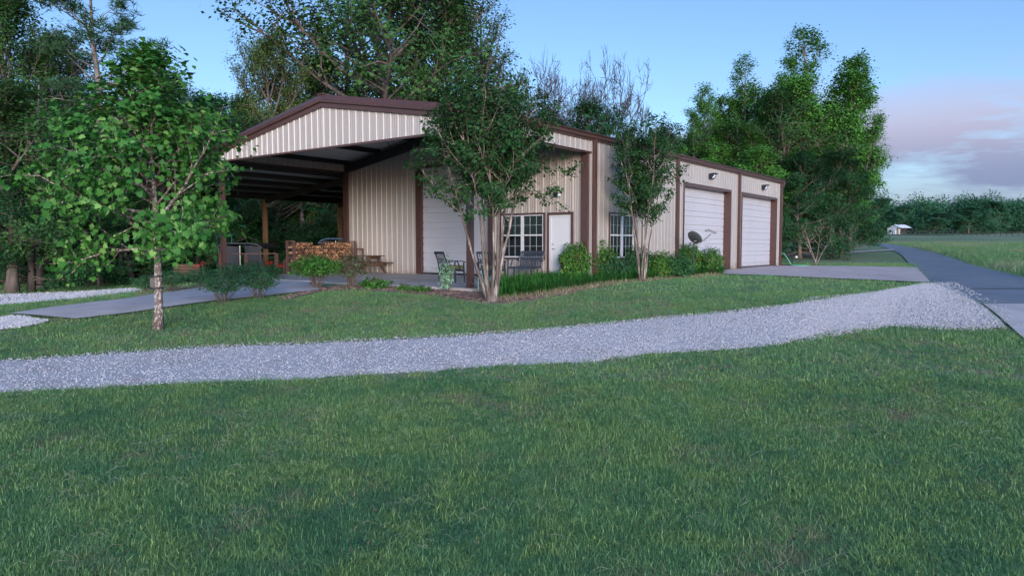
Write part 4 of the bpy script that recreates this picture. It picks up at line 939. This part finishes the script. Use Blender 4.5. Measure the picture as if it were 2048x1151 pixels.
for x, y, sc, lab in ((752, 578, 1.15, 'low leafy weed clump at the slab edge right of the twiggy shrub'), (808, 582, .7, 'small weed tuft at the slab edge, middle of the mulch'), (842, 585, .75, 'weed tuft right of the small middle one at the slab edge'), (735, 574, .7, 'low weed between the twiggy shrub and the leafy clump')): shrub('weed_clump', WD, at(x, y), lab, rz=x, sc=sc, cat='weed')
for k, x, y, sx_, h, lab in ((0, 1152, 562, .8, 1.05, 'bright bushy nandina in front of the white door'), (1, 1192, 560, .85, 1.12, 'bright bushy nandina right of the white door, at the brown corner post'), (0, 1378, 548, .85, 1.05, 'olive-tinted nandina right of the white stone'), (1, 1318, 556, .85, .78, 'low nandina immediately right of the slender myrtle trunks')):
    s_ = shrub('nandina_shrub', NAN[k], at(x, y), lab, rz=x, sc=(sx_*1.15, sx_*1.15, h*1.08))
for k, x, y, sx_, h, lab in ((0, 1240, 553, .85, 1.05, 'dense dark shrub below the side window'), (1, 1268, 556, .9, .8, 'low dense shrub left of the slender myrtle trunks'), (0, 1348, 541, .95, 1.25, 'tallest dark shrub, left of the satellite dish'), (1, 1398, 541, .85, 1.0, 'dense shrub under the satellite dish'), (0, 1352, 556, .7, .65, 'low dark shrub in front of the white stone'), (1, 1300, 545, .9, .95, 'dark shrub behind the slender myrtle trunks'), (1, 1225, 561, .7, .6, 'low dark clump between the two nandinas and the side window'), (0, 1325, 547, 1.0, .95, 'broad dark shrub between the slender myrtle and the tallest shrub'), (1, 1418, 546, .8, .75, 'low dark shrub at the base of the loose see-through one'), (0, 1375, 538, .9, 1.15, 'dark shrub right behind the olive-tinted nandina'), (1, 1255, 546, 1.0, 1.0, 'dark shrub against the wall under the right half of the side window')):
    shrub('evergreen_shrub', DNS[k], at(x, y), lab, rz=x, sc=(sx_*1.2, sx_*1.2, h*1.12))
SP2 = shrub_mesh(14, 1.0, 1.05, 1100, .075, 'leaf_nandina', base=.2, nst=18)
shrub('loose_shrub', SP2, at(1424, 549), 'loose see-through shrub at the end of the bed before the roll-up door', sc=(.85, .85, .95))
# fern-like pale plant at the myrtle foot
r = np.random.RandomState(31); P = np.repeat([[0, 0, 0]], 46, 0)+r.randn(46, 3)*[.05, .05, 0]; V, Fc = blades(r, P, .45, .035, 1.6, 5)
mat('yucca', (.16, .24, .20), .5, island=(.30, .38, .32)); o = obj('yucca', (V, Fc), 'yucca'); o.location = at(966, 584); tag(o, 'pale arching strappy plant at the left foot of the large crape myrtle', 'plant')
# red blooms
r = np.random.RandomState(32)
for x, y, D, lab in ((558, 531, 26.0, 'bright red bloom cluster at the end of the deck railing, lower right'), (538, 525, 25.2, 'red-orange bloom cluster left of the brighter one by the railing end'), (393, 532, 24.5, 'red bloom cluster under the sycamore crown'), (404, 526, 24.6, 'small red bloom upper right of the cluster under the sycamore crown')):
    q = atD(x, D); q.z = topz(y, D); P = r.randn(46 if x != 404 else 14, 3)*[.07, .07, .045]; V, Fc = leaves(r, P, .045, up=.3); tb = MB(); tb.bar((0, 0, -.55), (0, 0, 0), .015)
    t_ = thing('red_flower', q, lab, 'flower'); obj('petals', (V, Fc), 'red', t_); obj('stem', tb, 'leaf_rose', t_)
# leafy border along the bed
def along(A, B, n, r):
    A = resample([at(*q) for q in A], 200); B = resample([at(*q) for q in B], 200); i = r.randint(0, 200, n); f = r.rand(n, 1); q = A[i]*(1-f)+B[i]*f+r.randn(n, 2)*.03
    return np.concatenate([q, zt(q[:, 0], q[:, 1])[:, None]], 1)
r = np.random.RandomState(33)
P = along([(992, 574), (1100, 556), (1200, 551), (1330, 547), (1436, 541)], [(1003, 597), (1080, 588), (1130, 580), (1200, 569), (1300, 558), (1440, 549)], 760, r)
P = np.repeat(P, 26, 0); P[:, :2] += r.randn(len(P), 2)*.06; V, Fc = blades(r, P, .31, .017, 2.2, 5, .4); tag(obj('border_grass', (V, Fc), 'liriope'), kind='stuff')
P = along([(1005, 594), (1085, 584), (1200, 566), (1310, 555), (1440, 547)], [(1005, 604), (1100, 593), (1215, 573), (1310, 562), (1440, 552)], 900, r)
P = np.repeat(P, 5, 0); P[:, :2] += r.randn(len(P), 2)*.06; V, Fc = blades(r, P, .12, .012, 1.5, 3); tag(obj('dry_grass', (V, Fc), 'drygrass'), kind='stuff')

# ------------------------------------------------------------------ scattered stuff: grass, stones, chips
lib = []
def inst(name, pts, protos, seed, smin, smax, kind='stuff', smul=None):
    """one object whose points carry one of the prototype meshes each"""
    r = np.random.RandomState(seed); c = bpy.data.collections.new(name+'_kit')
    for i, me in enumerate(protos): o = bpy.data.objects.new('%s_kit_%d' % (name, i), me); c.objects.link(o)
    me = bpy.data.meshes.new(name); n = len(pts); me.vertices.add(n); me.vertices.foreach_set('co', pts.astype('f').ravel())
    a = me.attributes.new('sc', 'FLOAT', 'POINT'); s = (smin+(smax-smin)*r.rand(n)); s = s*smul if smul is not None else s; a.data.foreach_set('value', s.astype('f'))
    a = me.attributes.new('rot', 'FLOAT_VECTOR', 'POINT'); rv = np.stack([r.randn(n)*.12, r.randn(n)*.12, r.rand(n)*6.283], -1); a.data.foreach_set('vector', rv.astype('f').ravel())
    a = me.attributes.new('pick', 'INT', 'POINT'); a.data.foreach_set('value', r.randint(0, len(protos), n).astype('i'))
    o = bpy.data.objects.new(name, me); col.objects.link(o); tag(o, kind=kind)
    g = bpy.data.node_groups.new(name, 'GeometryNodeTree'); g.interface.new_socket('Geometry', in_out='INPUT', socket_type='NodeSocketGeometry'); g.interface.new_socket('Geometry', in_out='OUTPUT', socket_type='NodeSocketGeometry')
    gi = g.nodes.new('NodeGroupInput'); go = g.nodes.new('NodeGroupOutput'); ip = g.nodes.new('GeometryNodeInstanceOnPoints'); ci = g.nodes.new('GeometryNodeCollectionInfo')
    ci.inputs['Collection'].default_value = c; ci.inputs['Separate Children'].default_value = True; ip.inputs['Pick Instance'].default_value = True
    def att(nm, ty):
        q = g.nodes.new('GeometryNodeInputNamedAttribute'); q.data_type = ty; q.inputs['Name'].default_value = nm; return q.outputs['Attribute']
    e2r = g.nodes.new('FunctionNodeEulerToRotation'); L = g.links.new
    L(gi.outputs[0], ip.inputs['Points']); L(ci.outputs[0], ip.inputs['Instance']); L(att('pick', 'INT'), ip.inputs['Instance Index']); L(att('rot', 'FLOAT_VECTOR'), e2r.inputs[0]); L(e2r.outputs[0], ip.inputs['Rotation']); L(att('sc', 'FLOAT'), ip.inputs['Scale']); L(ip.outputs[0], go.inputs[0])
    md = o.modifiers.new('scatter', 'NODES'); md.node_group = g; return o
def inpoly(x, y, P):
    x = np.asarray(x); y = np.asarray(y); c = np.zeros(x.shape, bool); n = len(P)
    for i in range(n):
        (x0, y0), (x1, y1) = P[i], P[(i+1) % n]
        with np.errstate(divide='ignore', invalid='ignore'): c ^= ((y0 > y) != (y1 > y)) & (x < (x1-x0)*(y-y0)/(y1-y0+1e-9)+x0)
    return c
HARD = [GR_A+GR_B[::-1], RD_L+RD_R[::-1], [(1440, 534), (1563, 531), (1834, 535.5), (1862, 567), (1680, 559.5), (1560, 553.5), (1440, 549.5)],
        [(20, 630), (250, 600), (430, 573), (560, 551), (700, 545), (700, 580), (640, 583), (520, 596), (400, 608), (250, 630), (150, 641)], MU_A+MU_B[::-1],
        [(-120, 592), (0, 590), (150, 584), (270, 577), (285, 582), (130, 601), (0, 612), (-120, 620)], [(-60, 642), (30, 633), (95, 643), (75, 650), (30, 658), (-60, 664)], [(1780, 498), (1555, 511), (1555, 514.5), (1790, 501)], [(600, 540), (940, 540), (1450, 500), (1450, 537), (1000, 572), (938, 577), (600, 577)]]
def proj_np(P):
    d = P-CAM; z = d@FW; return 1024+F_PX*(d@RI)/z, 575.5-F_PX*(d@UP)/z
def scatter(r, n, D0, D1, lo=-.80, hi=.80, power=1.0, allow=None):
    D = np.sqrt(D0**2+(D1**2-D0**2)*r.rand(n)**power); L = D*(lo+(hi-lo)*r.rand(n)); X, Y = XY(D, L); P = np.stack([X, Y, zt(X, Y)], -1); return P
def fuzzy_keep(P, r, amt):
    Q = P.copy(); Q[:, :2] += r.randn(len(P), 2)*amt; x, y = proj_np(Q); k = np.ones(len(P), bool)
    for h in HARD: k &= ~inpoly(x, y, h)
    k &= ~((P[:, 0] > -18.4) & (P[:, 0] < .15) & (P[:, 1] > -6.2) & (P[:, 1] < 22))
    return k
def tuft(seed, n, h, wd, lean, rad, m='grassblade'):
    r = np.random.RandomState(seed); P = np.zeros((n, 3)); P[:, :2] = r.randn(n, 2)*rad; V, Fc = blades(r, P, h, wd, lean, 3); return mesh('tuft', (V, Fc), m)
def vnoise(P, sc, seed):
    q = P[:, :2]*sc; f = np.floor(q); u = q-f; u = u*u*(3-2*u); f = f.astype(np.int64)
    def h(a, b): x = (a*374761393+b*668265263+seed*1442695041) & 0x7fffffff; x = (x ^ (x >> 13))*1274126177 & 0x7fffffff; return ((x ^ (x >> 16)) & 0xffff)/65535.
    return (h(f[:, 0], f[:, 1])*(1-u[:, 0])+h(f[:, 0]+1, f[:, 1])*u[:, 0])*(1-u[:, 1])+(h(f[:, 0], f[:, 1]+1)*(1-u[:, 0])+h(f[:, 0]+1, f[:, 1]+1)*u[:, 0])*u[:, 1]
def fbm(P, sc, seed): return (vnoise(P, sc, seed)+.6*vnoise(P, sc*2.3, seed+1)+.4*vnoise(P, sc*5.1, seed+2))/2.
T1 = [tuft(i, 26, .034, .0034, 2.6, .048) for i in range(6)]; T1b = [tuft(70+i, 24, .040, .0040, 2.0, .036, 'grassblade_light') for i in range(4)]; T1c = [tuft(80+i, 16, .026, .0036, 3.2, .05, 'drygrass') for i in range(4)]
T2 = [tuft(10+i, 24, .042, .0058, 2.4, .07) for i in range(5)]; T2b = [tuft(90+i, 22, .046, .006, 2.0, .055, 'grassblade_light') for i in range(3)]; T2c = [tuft(95+i, 16, .032, .006, 3.0, .07, 'drygrass') for i in range(3)]
T3 = [tuft(20+i, 26, .06, .011, 1.4, .17) for i in range(4)]; T3b = [tuft(25+i, 22, .06, .011, 1.4, .15, 'grassblade_light') for i in range(3)]; T3c = [tuft(28+i, 18, .045, .011, 2.4, .15, 'drygrass') for i in range(3)]
def stems(i):
    r = np.random.RandomState(i); tb = MB()
    for k in range(2):
        a = r.rand()*6.28; d = np.array([math.cos(a), math.sin(a), 0]); n_ = np.array([-d[1], d[0], 0]); L = .05+.10*r.rand(); c = r.randn(3)*.04; c[2] = .012; tb.tube([c, c+d*L*.5+n_*.02*r.randn()+[0, 0, .022+.02*r.rand()], c+d*L+n_*.04*r.randn()+[0, 0, .01]], [.0008, .0008, .0005], 3, False)
    return mesh('stem', tb, 'thatch')
SM = [stems(i) for i in range(4)]
r = np.random.RandomState(50)
for (n, D0, D1, kits, amt, sd) in ((46000, 3.6, 9.5, (T1, T1b, T1c), .07, 1), (44000, 9, 19, (T2, T2b, T2c), .11, 2), (30000, 18.5, 46, (T3, T3b, T3c), .14, 3)):
    P = scatter(r, n, D0, D1, lo=-.82, hi=.82); P = P[fuzzy_keep(P, r, amt)]; v = fbm(P, 2.6, 5)+.17*r.randn(len(P)); w_ = fbm(P, 2.0, 40)*.75+fbm(P, .35, 44)*.25+.12*r.randn(len(P))
    dry = w_ > .65; lt = (v > .60) & ~dry; gap = (fbm(P, 3.2, 77) < .25) & (r.rand(len(P)) < .5)
    inst('lawn_grass', P[~dry & ~lt & ~gap], kits[0], sd, .55, 1.3); inst('light_grass', P[lt & ~gap], kits[1], sd+20, .55, 1.35); inst('dry_grass', P[dry & ~gap], kits[2], sd+30, .5, 1.3)
P = scatter(r, 5200, 3.6, 13); P = P[fuzzy_keep(P, r, .05)]; P = P[fbm(P, .9, 60)+.12*r.randn(len(P)) > .54]; inst('cut_stems', P, SM, 4, .6, 1.4)
mat('thatch_soil', (.055, .060, .030), .95, var=(.10, .085, .055), scale=3)
# meadow right of the road
T4 = [tuft(60+i, 26, .42, .022, .7, .30, 'meadowblade') for i in range(0)]
mat('meadowblade', (.05, .16, .05), .7, island=(.17, .29, .12), trans=.3, patches=[((.27, .22, .16), .16, .5, .64)])
T4 = [tuft(60+i, 34, .20, .016, .9, .32, 'meadowblade') for i in range(4)]
n = 30000; D = 24+(140-24)*r.rand(n)**1.3; L = D*(.36+.46*r.rand(n)); X, Y = XY(D, L); P = np.stack([X, Y, zt(X, Y)], -1); x, y = proj_np(P)
edge = np.interp(x, [1700, 1768, 1806, 1863, 1921, 1978, 2048, 2130, 2320], [487, 487, 491, 500, 516, 530, 545, 563, 600]); P = P[(y < edge) & (x > 1690)]; inst('meadow_grass', P, T4, 6, .6, 1.4)
# stones
def stone(seed, s=1.0):
    r = np.random.RandomState(seed); n = rnorm(r, 11); V = n*np.array([1, .8, .55])*(.8+.4*r.rand(11, 1)); import bmesh
    bm = bmesh.new(); [bm.verts.new(v) for v in V]; bmesh.ops.convex_hull(bm, input=bm.verts); me = bpy.data.meshes.new('stone'); bm.to_mesh(me); bm.free(); me.materials.append(M['stone']); return me
ST = [stone(i) for i in range(7)]
def ribbon_pts(A, B, n, r, off, edge=.0):
    A = resample([at(*q) for q in A], 400); B = resample([at(*q) for q in B], 400)
    ln = np.hypot(*(A[1:]-A[:-1]).T)*np.hypot(*((A-B)[1:]).T); p_ = ln/ln.sum(); i = r.choice(399, n, p=p_); f = r.rand(n, 1)*(1+2*edge)-edge; q = A[i]*(1-f)+B[i]*f+r.randn(n, 2)*.03
    return np.concatenate([q, (zt(q[:, 0], q[:, 1])+off)[:, None]], 1)
P = ribbon_pts(GR_A, GR_B, 70000, r, .032, .012); P2 = ribbon_pts(GR_A, GR_B, 1800, r, .02, .07)
s = .007+.010*r.rand(len(P))**2; inst('gravel_stones', np.concatenate([P, P2]), ST, 7, .9, 1.2, smul=np.r_[s, np.full(len(P2), .014)])
P = np.concatenate([ribbon_pts([(1600, 600), (1750, 586), (1850, 568), (1888, 567)], [(1600, 684), (1780, 652), (1930, 658), (2008, 655)], 9000, r, .035, .03), ribbon_pts([(1888, 568), (1935, 590), (1985, 620), (2010, 650)], [(1905, 566), (1955, 588), (2010, 618), (2030, 650)], 300, r, .045)]); inst('gravel_stones', P, ST, 8, .010, .021)
P = np.concatenate([ribbon_pts([(-60, 642), (30, 633), (95, 643)], [(-60, 664), (30, 658), (75, 650)], 2500, r, .035), ribbon_pts([(-120, 592), (0, 590), (150, 584), (270, 577)], [(-120, 620), (0, 612), (130, 601), (285, 582)], 7000, r, .035)]); inst('gravel_stones', P, ST, 9, .02, .04)
def chip(i):
    r = random.Random(i); mb = MB(); mb.box(-1, 1, -r.uniform(.2, .5), r.uniform(.2, .5), -.12, .12); return mesh('chip', mb, 'chip')
CH = [chip(i) for i in range(4)]
P = np.concatenate([ribbon_pts(MU_A, MU_B, 14000, r, .035, .02), ribbon_pts([(270, 582), (330, 578), (430, 568), (500, 560)], [(275, 598), (340, 590), (430, 576), (520, 562)], 2500, r, .04)]); inst('mulch_chips', P, CH, 10, .014, .040)
